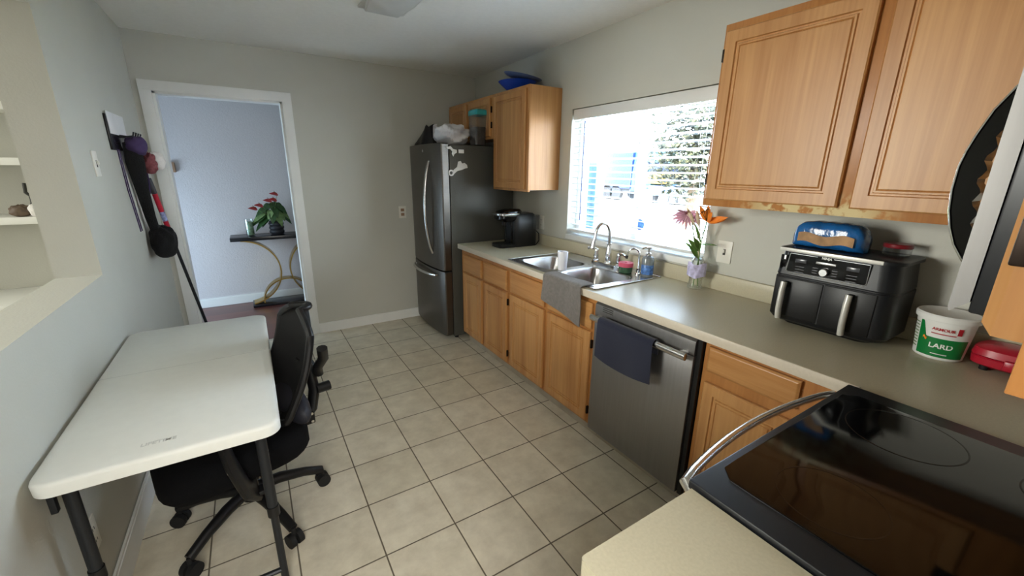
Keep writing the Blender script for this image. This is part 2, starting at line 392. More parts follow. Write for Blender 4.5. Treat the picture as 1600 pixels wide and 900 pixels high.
w = MB(); w.box(L - 0.15, L, BK - 0.1, OY0, 0, H); w.box(L - 0.15, L, OY1, D, 0, H); w.box(L - 0.15, L, OY0, OY1, 0, OZ0); w.box(L - 0.15, L, OY0, OY1, OZ1, H)
struct('wall_left', w, 'wall')
w = MB(); w.box(-1.82, 0.16, BK - 0.1, BK, 0, H); w.box(L - 0.15, -2.70, BK - 0.1, BK, 0, H); w.box(-2.70, -1.82, BK - 0.1, BK, 2.06, H)  # door gap in this unseen wall, added to let the fill light in
struct('wall_back', w, 'wall')
w = MB(); w.box(-2.715, -2.69, BK - 0.11, BK + 0.012, 0, 2.07); w.box(-1.83, -1.76, BK - 0.11, BK + 0.012, 0, 2.13); w.box(-2.69, -1.83, BK - 0.11, BK + 0.012, 2.05, 2.13)  # casing of the added back doorway
struct('trim_3', w, 'white')
w = MB(); w.box(L - 0.15, -1.2, -2.2, -2.1, 0, H); w.box(-1.3, -1.2, -2.1, BK - 0.1, 0, H); w.box(L - 0.15, L - 0.05, -2.1, BK - 0.1, 0, H)
struct('wall_porch', w, 'wall')
struct('floor_porch', MB().box(L - 0.15, -1.2, -2.1, BK - 0.1, -0.1, 0), 'tile')
w = MB(); w.box(-4.2, 0.2, 4.65, 4.8, 0, H); w.box(-4.3, -4.2, D, 4.8, 0, H); w.box(0.1, 0.2, D + 0.12, 4.65, 0, H); w.box(-4.2, L - 0.16, D, D + 0.12, 0, H)
struct('wall_hall', w, 'hallwall')
w = MB(); w.box(-6.2, L - 0.15, 2.6, 2.75, 0, H); w.box(-6.3, -6.2, -2.6, 2.75, 0, H); w.box(-6.2, L - 0.15, -2.7, -2.6, 0, H); w.box(L - 0.25, L - 0.15, -2.6, BK - 0.1, 0, H)
struct('wall_dining', w, 'wall')
def base(name, x0, x1, y0, y1, h=0.09):
    b = MB().box(x0, x1, y0, y1, 0, h - 0.012).box(x0 + (0.004 if x1 - x0 < 0.1 else 0), x1 - (0.004 if x1 - x0 < 0.1 else 0), y0 + (0.004 if y1 - y0 < 0.1 else 0), y1, h - 0.012, h)
    return struct(name, b, 'white')
base('baseboard_far', -1.72, -0.0, D - 0.014, D, 0.095)
base('baseboard_left', L, L + 0.016, BK, D, 0.125)
base('baseboard_hall', -4.2, 0.1, 4.635, 4.65, 0.10)
# door casing and jamb
w = MB(); cw = 0.072
for x0, x1 in ((DX0 - cw, DX0), (DX1, DX1 + cw)):
    w.box(x0, x1, D - 0.018, D, 0, DZ + cw, 0.004)
w.box(DX0 - cw, DX1 + cw, D - 0.019, D, DZ, DZ + cw, 0.004)
w.box(DX0 - 0.005, DX0 + 0.015, D - 0.001, D + 0.12, 0, DZ); w.box(DX1 - 0.015, DX1 + 0.005, D - 0.001, D + 0.12, 0, DZ); w.box(DX0, DX1, D - 0.001, D + 0.12, DZ - 0.015, DZ + 0.005)
w.box(DX0 - cw, DX0, D + 0.12, D + 0.135, 0, DZ + cw); w.box(DX1, DX1 + cw, D + 0.12, D + 0.135, 0, DZ + cw)
struct('trim_1', w, 'white')
# window
win = struct('window_1', MB().box(0.09, 0.14, WY0, WY0 + 0.045, WZ0, WZ1).box(0.09, 0.14, WY1 - 0.045, WY1, WZ0, WZ1).box(0.09, 0.14, WY0 + .045, WY1 - .045, WZ0, WZ0 + 0.05).box(0.09, 0.14, WY0 + .045, WY1 - .045, WZ1 - 0.045, WZ1), 'white')
struct('mullion', MB().box(0.085, 0.125, 1.0, 1.05, WZ0 + .05, WZ1 - .045, 0.004), 'white', win)
struct('pane', MB().box(0.112, 0.116, WY0 + .045, WY1 - .045, WZ0 + .05, WZ1 - .045), 'pane', win)
struct('trim_2', MB().box(-0.012, 0.09, WY0 - 0.0, WY1 + 0.0, WZ0 - 0.03, WZ0 + 0.006, 0.003), 'white')

# window blind
bl = thing('window_blind', 'white horizontal slat blind hanging in the window above the sink', 'blind', (0.045, 1.03, WZ0 + 0.02))
obj('valance', MB().box(0.008, 0.02, WY0 + 0.008, WY1 - 0.008, WZ1 - 0.075, WZ1 - 0.004, 0.004).box(0.02, 0.07, WY0 + 0.01, WY1 - 0.01, WZ1 - 0.05, WZ1 - 0.006), 'blind', bl)
sl = MB(); zs = []
z = WZ1 - 0.09
while z > WZ0 + 0.075:
    zs.append(z); z -= 0.0445
for z in zs:
    sl.loft([[(0.02 + 0.05 * t, y, z + 0.004 * math.sin(PI * t) + 0.004 * (0.5 - t) + d) for t, d in [(k / 6, 0.0014) for k in range(7)] + [(k / 6, -0.0014) for k in range(6, -1, -1)]] for y in (WY0 + 0.012, WY1 - 0.012)])
obj('slats', sl, 'blind', bl)
obj('bottom_rail', MB().box(0.02, 0.07, WY0 + 0.012, WY1 - 0.012, WZ0 + 0.03, WZ0 + 0.048, 0.004), 'blind', bl)
for y in (WY0 + 0.13, 1.03, WY1 - 0.13):
    c = MB()
    for dx in (0.019, 0.071): c.cyl((dx, y, WZ0 + 0.04), (dx, y, WZ1 - 0.05), 0.0009, seg=6)
    obj('ladder_cord', c, 'blind', bl)
obj('tilt_wand', MB().cyl((0.012, 1.50, WZ1 - 0.09), (0.012, 1.50, 1.17), 0.004, 0.0045, 8), 'clearplastic' if 0 else 'bluegrey', bl)
pc = MB()
for dy in (0, 0.012): pc.cyl((0.014, 1.44 + dy, WZ1 - 0.08), (0.014, 1.44 + dy, 1.14), 0.0018, seg=6)
obj('pull_cord', pc, 'tan', bl)
tag(obj('suncatcher', MB().lathe([(0, 0), (0.036, 0), (0.038, 0.002), (0.036, 0.004), (0.022, 0.004), (0.02, 0.006), (0, 0.006)], (0.095, 0.985, 1.19), axis='x'), 'bluepat'), 'round blue disc stuck low on the window glass', 'sticker')

# ------------------------------------------------------------------ cabinets
RAISED = lambda t: [(0, -t), (0, -0.005), (0.005, 0), (0.047, 0), (0.050, -0.007), (0.056, -0.007), (0.059, -0.001), (0.065, -0.001), (0.0675, -0.005), (0.071, 0)]
FLAT = lambda t: [(0, -t), (0, -0.006), (0.007, -0.001), (0.010, 0)]
def front_x(name, y0, y1, z0, z1, x, m, parent, rings, t=0.019):   # a panel facing -x
    return obj(name, MB().panel((x, y0, z0), (0, 1, 0), (0, 0, 1), (-1, 0, 0), y1 - y0, z1 - z0, rings(t)), m, parent, ang=4)
def hinge(par, x, y, z, d=1):
    obj('hinge', MB().box(x - 0.004, x + 0.014, y - 0.005, y + 0.005, z - 0.025, z + 0.025, 0.002), 'hinge', par)
def carcass(name, x0, x1, y0, y1, z0, z1, parent, fx, stiles, rails, m='oakd'):
    b = MB().box(x0, x1, y0, y1, z0, z1)
    return obj(name, b, m, parent)
# base run along the window wall (doors face -x)
KZ = 0.095
def base_unit(name, label, y0, y1, fronts, doors):
    t = thing(name, label, 'cabinet', (-0.3, (y0 + y1) / 2, 0))
    a_, b_ = y0 + .0005, y1 - .0005
    obj('body', MB().box(-0.60, -0.58, a_, b_, KZ, 0.874).box(-0.58, -0.002, a_, a_ + .018, KZ, 0.874).box(-0.58, -0.002, b_ - .018, b_, KZ, 0.874).box(-0.58, -0.002, a_ + .018, b_ - .018, KZ, KZ + .018), 'oakd', t)
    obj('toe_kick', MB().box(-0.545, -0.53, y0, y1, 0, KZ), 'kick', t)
    for (a, b, c, d, nm) in fronts: front_x(nm, a, b, c, d, -0.62, 'oaky', t, FLAT)
    for (a, b, c, d, hs) in doors:
        dr = front_x('door', a, b, c, d, -0.62, 'oakz', t, RAISED)
        if hs:
            for zz in (c + 0.07, d - 0.07): hinge(dr, -0.610, a - 0.006 if hs < 0 else b + 0.006, zz)
    return t
base_unit('base_cabinet', 'narrow two-door oak base cabinet with two drawers next to the fridge', 1.515, 2.325,
          [(1.94, 2.275, 0.685, 0.832, 'drawer_front'), (1.545, 1.895, 0.685, 0.835, 'drawer_front')], [(1.94, 2.275, 0.115, 0.667, 1), (1.545, 1.895, 0.115, 0.667, -1)])
base_unit('sink_cabinet', 'two-door oak base cabinet under the double sink', 0.612, 1.515,
          [(1.085, 1.495, 0.69, 0.84, 'false_front'), (0.645, 1.045, 0.69, 0.84, 'false_front')], [(1.085, 1.495, 0.115, 0.672, 1), (0.645, 1.045, 0.115, 0.672, -1)])
t = thing('base_cabinet', 'oak base cabinet with one drawer between dishwasher and range', 'cabinet', (-0.3, -0.3, 0))
obj('body', MB().box(-0.60, -0.002, -1.165, -0.022, KZ, 0.874), 'oakd', t)
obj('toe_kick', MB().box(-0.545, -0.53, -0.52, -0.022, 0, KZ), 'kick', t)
front_x('drawer_front', -0.385, -0.045, 0.745, 0.852, -0.62, 'oaky', t, FLAT)
front_x('door', -0.385, -0.045, 0.12, 0.695, -0.62, 'oakz', t, RAISED)
obj('corner_filler', MB().box(-0.607, -0.60, -0.535, -0.395, KZ, 0.872), 'oakd', t)
# upper cabinets
def upper_x(name, label, y0, y1, z0, z1, doors, fx=-0.305):
    t = thing(name, label, 'cabinet', (-0.15, (y0 + y1) / 2, z0))
    obj('body', MB().box(fx + 0.02, -0.002, y0 + 0.002, y1, z0 + 0.012, z1).box(fx, fx + 0.02, y0, y1, z0, z1, 0.001), 'oakworn' if z0 < 1.7 and y0 < 1 else 'oakz', t)
    for (a, b, c, d, hs) in doors:
        dr = front_x('door', a, b, c, d, fx - 0.019, 'oakz', t, RAISED)
        for zz in (c + 0.09, d - 0.09):
            if hs: hinge(dr, fx - 0.009, a - 0.006 if hs < 0 else b + 0.006, zz)
    return t
upper_x('wall_cabinet', 'tall single-door oak wall cabinet left of the window', 1.76, 2.295, 1.375, 2.135, [(1.79, 2.265, 1.392, 2.112, 0)], -0.30)
upper_x('wall_cabinet', 'short oak wall cabinet with two small doors above the fridge', 2.297, 3.195, 1.79, 2.135, [(2.325, 2.725, 1.81, 2.112, -1), (2.775, 3.165, 1.81, 2.112, 1)], -0.30)
upper_x('wall_cabinet', 'large two-door oak wall cabinet right of the window', -1.165, 0.278, 1.385, 2.135, [(-0.262, 0.262, 1.415, 2.105, 1), (-0.83, -0.300, 1.415, 2.105, 0)], -0.305)
# range-wall uppers (face +y)
t = thing('wall_cabinet', 'narrow oak wall cabinet at the right edge, left of the microwave', 'cabinet', (-1.56, -1.02, 1.37))
obj('body', MB().box(-1.69, -1.43, BK + 0.003, -0.908, 1.384, 2.135).box(-1.69, -1.43, -0.908, -0.8875, 1.384, 2.135, 0.001), 'oakd', t)
dr = obj('door', MB().panel((-1.445, -0.850, 1.392), (-1, 0, 0), (0, 0, 1), (0, 1, 0), 0.125, 0.72, [(0, -0.037), (0, -0.009), (0.009, 0), (0.03, 0), (0.034, -0.004), (0.04, -0.004), (0.05, 0)]), 'oakz', t, ang=4)
obj('hinge', MB().box(-1.576, -1.569, -0.887, -0.855, 1.457, 1.512, 0.002), 'hinge', dr)
t = thing('wall_cabinet', 'short oak wall cabinet above the microwave', 'cabinet', (-1.04, -1.0, 1.81))
obj('body', MB().box(-1.425, -0.665, BK + 0.003, -0.865, 1.81, 2.135), 'oakd', t)
for a in (-1.06, -0.69): obj('door', MB().panel((a, -0.846, 1.83), (-1, 0, 0), (0, 0, 1), (0, 1, 0), 0.345, 0.285, RAISED(0.019)), 'oakz', t, ang=4)

# ------------------------------------------------------------------ countertop with backsplash
ct = thing('countertop', 'long beige laminate countertop along the window wall', 'countertop', (-0.3, 0.8, 0.876))
SX0, SX1, SY0, SY1 = -0.575, -0.075, 0.668, 1.522
w = MB()
w.box(-0.633, 0.0 - .001, SY1, 2.337, 0.876, 0.914); w.box(-0.633, -.001, -0.545, SY0, 0.876, 0.914); w.box(-0.633, SX0, SY0, SY1, 0.876, 0.914); w.box(SX1, -.001, SY0, SY1, 0.876, 0.914); w.box(-0.662, -.001, BK + .001, -0.545, 0.876, 0.914)
obj('worktop', w, 'lam', ct)
obj('front_edge', MB().box(-0.637, -0.6325, -0.54, 2.338, 0.874, 0.9135, 0.001).box(-0.633, -0.002, 2.3365, 2.3395, 0.874, 0.9135), 'lamedge', ct)
obj('backsplash', MB().box(-0.02, -.0005, BK + .02, 2.337, 0.914, 1.004, 0.004).box(-0.66, -0.0005, BK + .0005, BK + 0.02, 0.914, 1.004, 0.004), 'lam', ct)
nc = thing('countertop', 'short beige laminate countertop left of the range', 'countertop', (-1.58, -0.85, 0.876))
rr = 0.008
pl = [(-1.736, BK + .001), (-1.439, BK + .001), (-1.439, -0.533), (-1.736 + rr, -0.533)] + [(-1.736 + rr + rr * math.cos(a), -0.533 - rr + rr * math.sin(a)) for a in [PI / 2 + PI / 2 * k / 6 for k in range(1, 7)]]
obj('worktop', MB().prism(pl, 'z', 0.876, 0.914), 'lam', nc)
t = thing('base_cabinet', 'oak base cabinet under the short countertop left of the range', 'cabinet', (-1.58, -0.85, 0))
obj('body', MB().box(-1.715, -1.442, BK + .002, -0.57, KZ, 0.875), 'oakd', t)
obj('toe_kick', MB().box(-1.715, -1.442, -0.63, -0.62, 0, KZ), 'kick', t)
obj('door', MB().panel((-1.46, -0.551, 0.12), (-1, 0, 0), (0, 0, 1), (0, 1, 0), 0.235, 0.56, RAISED(0.019)), 'oakz', t, ang=4)
obj('drawer_front', MB().panel((-1.46, -0.551, 0.70), (-1, 0, 0), (0, 0, 1), (0, 1, 0), 0.235, 0.15, FLAT(0.019)), 'oakx', t, ang=4)

# ------------------------------------------------------------------ sink, faucet and sink clutter
sk = thing('kitchen_sink', 'double-bowl stainless steel sink set in the countertop below the window', 'sink', (-0.33, 1.095, 0.74))
w = MB(); RX0, RX1, RY0, RY1 = -0.602, -0.062, 0.648, 1.545
BX0, BX1 = -0.56, -0.205; bowls = [(0.70, 1.065), (1.12, 1.495)]
zr = 0.9205
w.box(RX0, BX0, RY0, RY1, 0.915, zr); w.box(BX1, RX1, RY0, RY1, 0.915, zr); w.box(BX0, BX1, RY0, 0.70, 0.915, zr); w.box(BX0, BX1, 1.065, 1.12, 0.915, zr); w.box(BX0, BX1, 1.495, RY1, 0.915, zr)
obj('rim', w, 'sinksteel', sk)
obj('raised_edge', MB().tube([(RX0, RY0, zr - .002), (RX0, RY1, zr - .002), (RX1, RY1, zr - .002), (RX1, RY0, zr - .002), (RX0, RY0, zr - .002)], 0.004, 8), 'sinksteel', sk)
for (a, b) in bowls:
    cx, cy, ha, hb = (BX0 + BX1) / 2, (a + b) / 2, (BX1 - BX0) / 2, (b - a) / 2
    bw = MB().loft([sup(cx, cy, zr, ha, hb, 60), sup(cx, cy, zr - .001, ha - .006, hb - .006, 7), sup(cx, cy, zr - 0.01, ha - .012, hb - .012, 6), sup(cx, cy, zr - 0.12, ha - .022, hb - .022, 5.5), sup(cx, cy, zr - 0.15, ha - .035, hb - .035, 5), sup(cx, cy, zr - 0.16, ha - .07, hb - .07, 4), sup(cx, cy, zr - 0.163, .045, .045, 2), sup(cx, cy, zr - 0.168, .038, .038, 2)], False, True)
    q = obj('bowl', bw, 'sinksteel', sk)
    obj('drain', MB().lathe([(0.037, 0), (0.037, .004), (.03, .005), (.012, .002), (0, .002)], (cx, cy, zr - .168)), 'chrome', q)
fc = thing('kitchen_faucet', 'chrome gooseneck faucet with two lever handles behind the sink', 'faucet', (-0.125, 1.045, zr))
obj('deck_plate', MB().loft([sup(-0.125, 1.045, zr, .03, .135, 4), sup(-0.125, 1.045, zr + .012, .03, .135, 4), sup(-0.125, 1.045, zr + .018, .024, .128, 4)]), 'chrome', fc)
fx, fy = -0.115, 1.045
pts = [(fx, fy, zr + .10), (fx, fy, 1.13)] + [(fx - 0.055 + 0.055 * math.cos(a), fy + 0.02 * (1 - math.cos(a)) / 2, 1.13 + 0.075 * math.sin(a)) for a in [PI * k / 12 for k in range(1, 12)]] + [(fx - 0.112, fy + .02, 1.12), (fx - 0.12, fy + .022, 1.085)]
obj('spout', MB().tube(pts, 0.011, 12), 'chrome', fc)
obj('spout_base', MB().lathe([(0.026, 0.015), (0.026, 0.025), (0.02, 0.03), (0.023, 0.06), (0.019, 0.09), (0.013, 0.125), (0.012, 0.14), (0.016, .143), (.016, .15), (.011, .152)], (fx, fy, zr)), 'chrome', fc)
obj('spray_head', MB().cyl((fx - 0.119, fy + .022, 1.095), (fx - 0.127, fy + .024, 1.045), 0.013, 0.017, 14), 'chrome', fc)
for y, s in ((1.15, 1), (0.94, -1)):
    hh = obj('handle_base', MB().lathe([(0.024, 0.015), (0.024, 0.022), (0.017, 0.03), (0.02, 0.05), (0.013, 0.075), (0.015, 0.085), (0.012, 0.095), (0, 0.097)], (-0.125, y, zr)), 'chrome', fc)
    obj('lever', MB().tube([(-0.120, y - s * .012, zr + .09), (-0.128, y + s * .015, zr + .098), (-0.135, y + s * .045, zr + .10), (-0.14, y + s * .068, zr + .094)], 0.008, 10, [.007, .009, .0075, .0095]), 'chrome', hh)
ft = thing('water_filter_tap', 'slim chrome filter tap with black tip beside the soap bottle', 'tap', (-0.135, 0.765, zr))
gx, gy = -0.135, 0.765
obj('neck', MB().tube([(gx, gy, zr + .03), (gx, gy, 1.045)] + [(gx - .028 + .028 * math.cos(a), gy + .022 * (1 - math.cos(a)), 1.045 + .035 * math.sin(a)) for a in [PI * k / 10 for k in range(1, 11)]] + [(gx - .058, gy + .046, 1.03)], 0.0055, 10), 'chrome', ft)
obj('base', MB().lathe([(.016, 0), (.016, .006), (.01, .01), (.01, .035), (.0065, .04)], (gx, gy, zr)), 'chrome', ft)
obj('tip', MB().cyl((gx - .057, gy + .045, 1.037), (gx - .06, gy + .048, 1.018), .007, .009, 12), 'black', ft)
obj('lever', MB().tube([(gx, gy, zr + .03), (gx - .02, gy - .012, zr + .037), (gx - .03, gy - .018, zr + .03)], 0.004, 8), 'black', ft)
t = thing('food_jar', 'small green glass jar with pink lid behind the sink', 'jar', (-0.17, 0.835, zr))
obj('glass_body', MB().lathe([(.03, 0), (.04, .004), (.043, .03), (.041, .045)], (-0.17, .835, zr)), 'greenglass', t)
obj('lid', MB().lathe([(.044, .04), (.046, .042), (.046, .062), (.043, .066), (.01, .066), (.008, .062), (0, .062)], (-0.17, .835, zr)), mat('pink_lid', '#e0607c', .35), t)
t = thing('soap_dispenser', 'glass pump soap bottle with blue pattern by the filter tap', 'soap bottle', (-0.115, 0.712, zr))
obj('bottle', MB().lathe([(.034, 0), (.036, .004), (.036, .105), (.03, .118), (.014, .124), (.013, .132)], (-0.115, .712, zr)), mat('grey_glass', '#a9b1b6', .08, trans=.5), t)
obj('pattern_band', MB().lathe([(.0363, .012), (.0368, .013), (.0368, .07), (.0363, .071)], (-0.115, .712, zr)), 'bluepat', t)
obj('pump', MB().lathe([(.016, .125), (.018, .13), (.017, .14), (.007, .145), (.007, .165), (.015, .168), (.015, .18), (0, .182)], (-0.115, .712, zr)).tube([(-.115, .712, zr + .174), (-.14, .725, zr + .174), (-.152, .732, zr + .166)], .005, 8), 'chrome', t)
t = thing('tumbler', 'white ceramic tumbler standing on the sink divider', 'cup', (-0.475, 1.088, zr))
obj('cup_body', MB().lathe([(.024, 0), (.028, .002), (.034, .118), (.033, .121), (.031, .118), (.026, .01), (0, .01)], (-0.475, 1.088, zr)), 'cup', t)
# grey towel hanging over the counter edge
def towel(u, v):                                  # u along y, v down the drape
    y = 1.05 - 0.345 * u
    ltot = 0.085 + 0.165 + 0.065 * u
    s = v * ltot
    if s < 0.085: x, z = -0.555 - s, zr + 0.006 + 0.003 * math.sin(u * 9)
    else:
        k = s - 0.085
        x, z = -0.645 - 0.006 * math.sin(u * 7 + 1) - 0.004 * min(1, k / .05), zr + 0.004 - k
        y += 0.012 * (k / 0.2) * (1 - 2 * u) + .0
    return (x, y + 0.004 * math.sin(v * 8), z)
tag(obj('dish_towel', MB().sheet(towel, 24, 24, 0.006), 'greytowel', ang=80), 'grey dish towel hanging over the front edge of the sink', 'towel')

# ------------------------------------------------------------------ dishwasher
t = thing('dishwasher', 'stainless steel dishwasher built in under the countertop', 'dishwasher', (-0.32, 0.3, 0))
obj('tub', MB().box(-0.595, -0.01, 0.004, 0.600, 0.095, 0.872), 'black', t)
obj('side_seal', MB().box(-0.618, -0.595, -0.017, 0.003, 0.095, 0.872), 'black', t)
dd = obj('door', MB().box(-0.632, -0.596, 0.006, 0.602, 0.10, 0.79, 0.004), 'dwsteel', t)
cp = obj('control_panel', MB().prism([(-0.632, 0.793), (-0.596, 0.793), (-0.596, 0.868), (-0.618, 0.868), (-0.630, 0.855), (-0.632, 0.84)], 'y', 0.006, 0.602), 'dwsteel', t)
obj('vent', MB().box(-0.634, -0.630, 0.475, 0.545, 0.848, 0.851).box(-0.6345, -0.631, 0.475, 0.545, 0.838, 0.841).box(-0.6345, -0.631, 0.475, 0.545, 0.828, 0.831), 'slot', cp)
obj('kick_plate', MB().box(-0.545, -0.535, 0.0, 0.606, 0.0, 0.10), 'kick', t)
hd = obj('handle', MB().tube([(-0.672, 0.018, 0.792), (-0.672, 0.59, 0.792)], 0.017, 14, flat=0.7), 'steelb', dd)
obj('handle_post', MB().box(-0.668, -0.63, 0.545, 0.578, 0.78, 0.804, .003), 'steelb', hd); obj('handle_post', MB().box(-0.668, -0.63, 0.03, 0.06, 0.78, 0.804, .003), 'steelb', hd)
def dwt(u, v):
    y = 0.515 - 0.345 * u; a = -0.9 + 2.6 * v
    if v < 0.12: 
        k = v / .12; return (-0.650 + 0.0 * k, y, 0.735 + .06 * k)
    if v < 0.26:
        k = (v - .12) / .14 * PI; return (-0.672 + 0.0215 * math.cos(k), y, 0.795 + 0.0205 * math.sin(k))
    k = (v - .26) / .74
    drop = 0.19 + 0.018 * math.sin(u * PI * 1.2) + 0.012 * u
    return (-0.6945 - 0.004 * math.sin(u * 8 + 1) * k, y - 0.012 * k * (u - .3), 0.795 - drop * k)
tag(obj('hand_towel', MB().sheet(dwt, 20, 40, 0.004), 'navy', ang=80), 'dark navy towel hanging on the dishwasher handle', 'towel')

# ------------------------------------------------------------------ range and microwave
t = thing('range', 'electric range with black glass cooktop at the lower right', 'stove', (-1.054, -0.85, 0))
RXa, RXb = -1.434, -0.668
obj('body', MB().box(RXa, RXb, BK + .01, -0.545, 0.03, 0.905), 'bezel', t)
obj('cooktop_frame', MB().box(RXa - .001, RXb + .001, BK + .01, -0.522, 0.905, 0.926, 0.004), 'bezel', t)
obj('cooktop_glass', MB().loft([sup((RXa + RXb) / 2, -0.83, 0.9255, 0.318, 0.290, 24, 64), sup((RXa + RXb) / 2, -0.83, 0.9285, 0.318, 0.290, 24, 64), sup((RXa + RXb) / 2, -0.83, 0.929, 0.315, 0.287, 24, 64)]), 'blackglass', t)
for (bx, by, br) in ((-1.25, -0.70, .09), (-0.86, -0.70, .11), (-1.25, -0.97, .075), (-0.86, -0.97, .085)):
    obj('burner_ring', MB().lathe([(br - .0015, 0), (br + .0015, 0), (br + .0015, .0004), (br - .0015, .0004), (br - .0015, 0)], (bx, by, .9289), 48), mat('burner_print', '#0c0c0d', .2), t)
obj('front_trim', MB().box(RXa + .012, RXb - .012, -0.530, -0.519, 0.878, 0.9045, 0.003), 'steelb', t)
dd = obj('oven_door', MB().box(RXa + .004, RXb - .004, -0.545, -0.515, 0.22, 0.872, 0.006), 'steel', t)
obj('oven_window', MB().box(RXa + .12, RXb - .12, -0.516, -0.512, 0.42, 0.70, 0.002), 'blackgloss', dd)
obj('storage_drawer', MB().box(RXa + .004, RXb - .004, -0.545, -0.515, 0.05, 0.212, 0.006), 'steel', t)
hp = [(RXa + .03, -0.517, .872)] + [(RXa + .03 + (RXb - RXa - .06) * k / 16, -0.497 + 0.042 * math.sin(PI * k / 16) ** 0.8, .888) for k in range(17)] + [(RXb - .03, -0.517, .872)]
obj('handle', MB().tube(hp, 0.014, 12, flat=0.75), 'steelb', dd)
bgd = obj('control_backguard', MB().box(RXa, RXb, BK + .005, BK + .07, 0.92, 1.10, 0.01), 'bezel', t)
for k in range(5): obj('knob', MB().lathe([(.022, 0), (.022, .018), (.018, .024), (0, .024)], (RXa + .1 + .14 * k, BK + .07, 1.02), 16, 'y'), 'black', bgd)
t = thing('microwave', 'over-the-range microwave with black handle at the right edge', 'microwave', (-1.045, -1.0, 1.372))
obj('body', MB().box(-1.419, -0.667, BK + .01, -0.8185, 1.375, 1.80, 0.003), 'bezel', t)
dd = obj('door', MB().prism([(-0.818, 1.388), (-0.8035, 1.3735), (-0.8015, 1.378), (-0.8015, 1.795), (-0.818, 1.795)], 'x', -1.419, -0.86), 'dwsteel', t)
obj('door_glass', MB().box(-1.36, -1.14, -0.803, -0.7995, 1.44, 1.74, .001), 'blackgloss', dd)
obj('control_panel', MB().box(-0.858, -0.667, -0.818, -0.8015, 1.375, 1.795, 0.002), 'blackgloss', t)
outer = [(-.802, 1.348), (-.782, 1.362), (-.766, 1.378), (-.751, 1.396), (-.736, 1.42), (-.726, 1.446), (-.7185, 1.475), (-.7145, 1.51), (-.7145, 1.546), (-.718, 1.57), (-.724, 1.595), (-.735, 1.63), (-.752, 1.662), (-.77, 1.683), (-.802, 1.706)]
inner = []
for k in range(41):
    z = 1.668 - (1.668 - 1.385) * k / 40
    c = -.740 - 1.55 * (z - 1.527) ** 2
    inner.append((c - .004 * math.sin((z - 1.43) / .034 * 2 * PI) - .003, z))
hd = obj('handle', MB().prism(outer + [(-.802, 1.69)] + inner + [(-.802, 1.362)], 'x', -1.125, -1.075), 'blackgloss', dd)
obj('chrome_outline', MB().tube([(-1.127, y, z) for y, z in outer], 0.0018, 6), 'chrome', hd)

# ------------------------------------------------------------------ refrigerator
t = thing('refrigerator', 'tall stainless steel bottom-freezer fridge in the far corner', 'fridge', (-0.4, 2.79, 0))
FY0, FY1 = 2.392, 3.175
obj('cabinet_body', MB().box(-0.665, -0.03, FY0, FY1, 0.03, 1.735, 0.006), 'fridgeside', t)
def fdoor(name, z0, z1):
    ys = [FY0 + (FY1 - FY0) * k / 14 for k in range(15)]
    fr = [(-0.742 - 0.032 * (1 - ((y - (FY0 + FY1) / 2) / ((FY1 - FY0) / 2)) ** 2), y) for y in ys]
    fr[0] = (-0.728, FY0 + 0.002); fr.insert(1, (-0.738, FY0 + 0.008)); fr[-1] = (-0.728, FY1 - 0.002); fr.insert(-1, (-0.738, FY1 - 0.008))
    poly = fr + [(-0.674, FY1 - 0.002), (-0.674, FY0 + 0.002)]
    cx, cy = -0.70, (FY0 + FY1) / 2
    sh = lambda f: [(cx + (x - cx) * f, cy + (y - cy) * f) for x, y in poly]
    return obj(name, MB().loft([[(x, y, z) for x, y in q] for q, z in ((sh(.985), z0), (poly, z0 + .008), (poly, z1 - .008), (sh(.985), z1))]), 'fridgesteel', t, ang=30)
ud = fdoor('upper_door', 0.665, 1.745); fd = fdoor('freezer_drawer', 0.045, 0.652)
obj('gasket', MB().box(-0.676, -0.664, FY0 + .01, FY1 - .01, .05, 1.73), 'rubber', t)
hp = [(-0.748, 2.61, 1.60)] + [(-0.765 - 0.060 * math.sin(PI * k / 14) ** .7, 2.60 - 0.01 * math.sin(PI * k / 14), 1.60 - 0.80 * k / 14) for k in range(15)] + [(-0.748, 2.61, 0.80)]
obj('handle', MB().tube(hp, 0.013, 12), 'steelb', ud)
hp = [(-0.755, 3.09, 0.605)] + [(-0.773 - 0.05 * math.sin(PI * k / 10) ** .7, 3.09 - .56 * k / 10, 0.605) for k in range(11)] + [(-0.755, 2.53, 0.605)]
obj('handle', MB().tube(hp, 0.014, 12), 'steelb', fd)
obj('hinge_cover', MB().box(-0.72, -0.62, 3.10, 3.165, 1.735, 1.752, .004), 'darkgrey', t)
obj('badge', MB().lathe([(.012, 0), (.012, .002), (0, .002)], (-0.7762, 2.72, 1.69), 16, 'x'), 'silverink', ud)
for sx in (-0.62, -0.1): obj('foot', MB().cyl((sx, FY0 + .05, 0), (sx, FY0 + .05, .035), .018), 'rubber', t); obj('foot', MB().cyl((sx, FY1 - .05, 0), (sx, FY1 - .05, .035), .018), 'rubber', t)
def side_poly(name, pts, m, label):
    return tag(obj(name, MB().prism(pts, 'y', 2.384, 2.3915), m), label, 'magnet')
side_poly('fridge_magnet', [(-.70, 1.72), (-.685, 1.695), (-.66, 1.70), (-.64, 1.68), (-.645, 1.66), (-.632, 1.64), (-.622, 1.66), (-.60, 1.672), (-.60, 1.694), (-.635, 1.70), (-.655, 1.722), (-.675, 1.715)], 'tubwhite', 'star-shaped white magnet at the top front of the fridge side')
side_poly('fridge_magnet', [(-.582, 1.698), (-.535, 1.698), (-.535, 1.668), (-.582, 1.668)], 'tubwhite', 'small square white magnet at the top of the fridge side')
mg = thing('fridge_magnet', 'ivory bottle-opener magnet tilted on the fridge side', 'magnet', (-0.59, 2.388, 1.55))
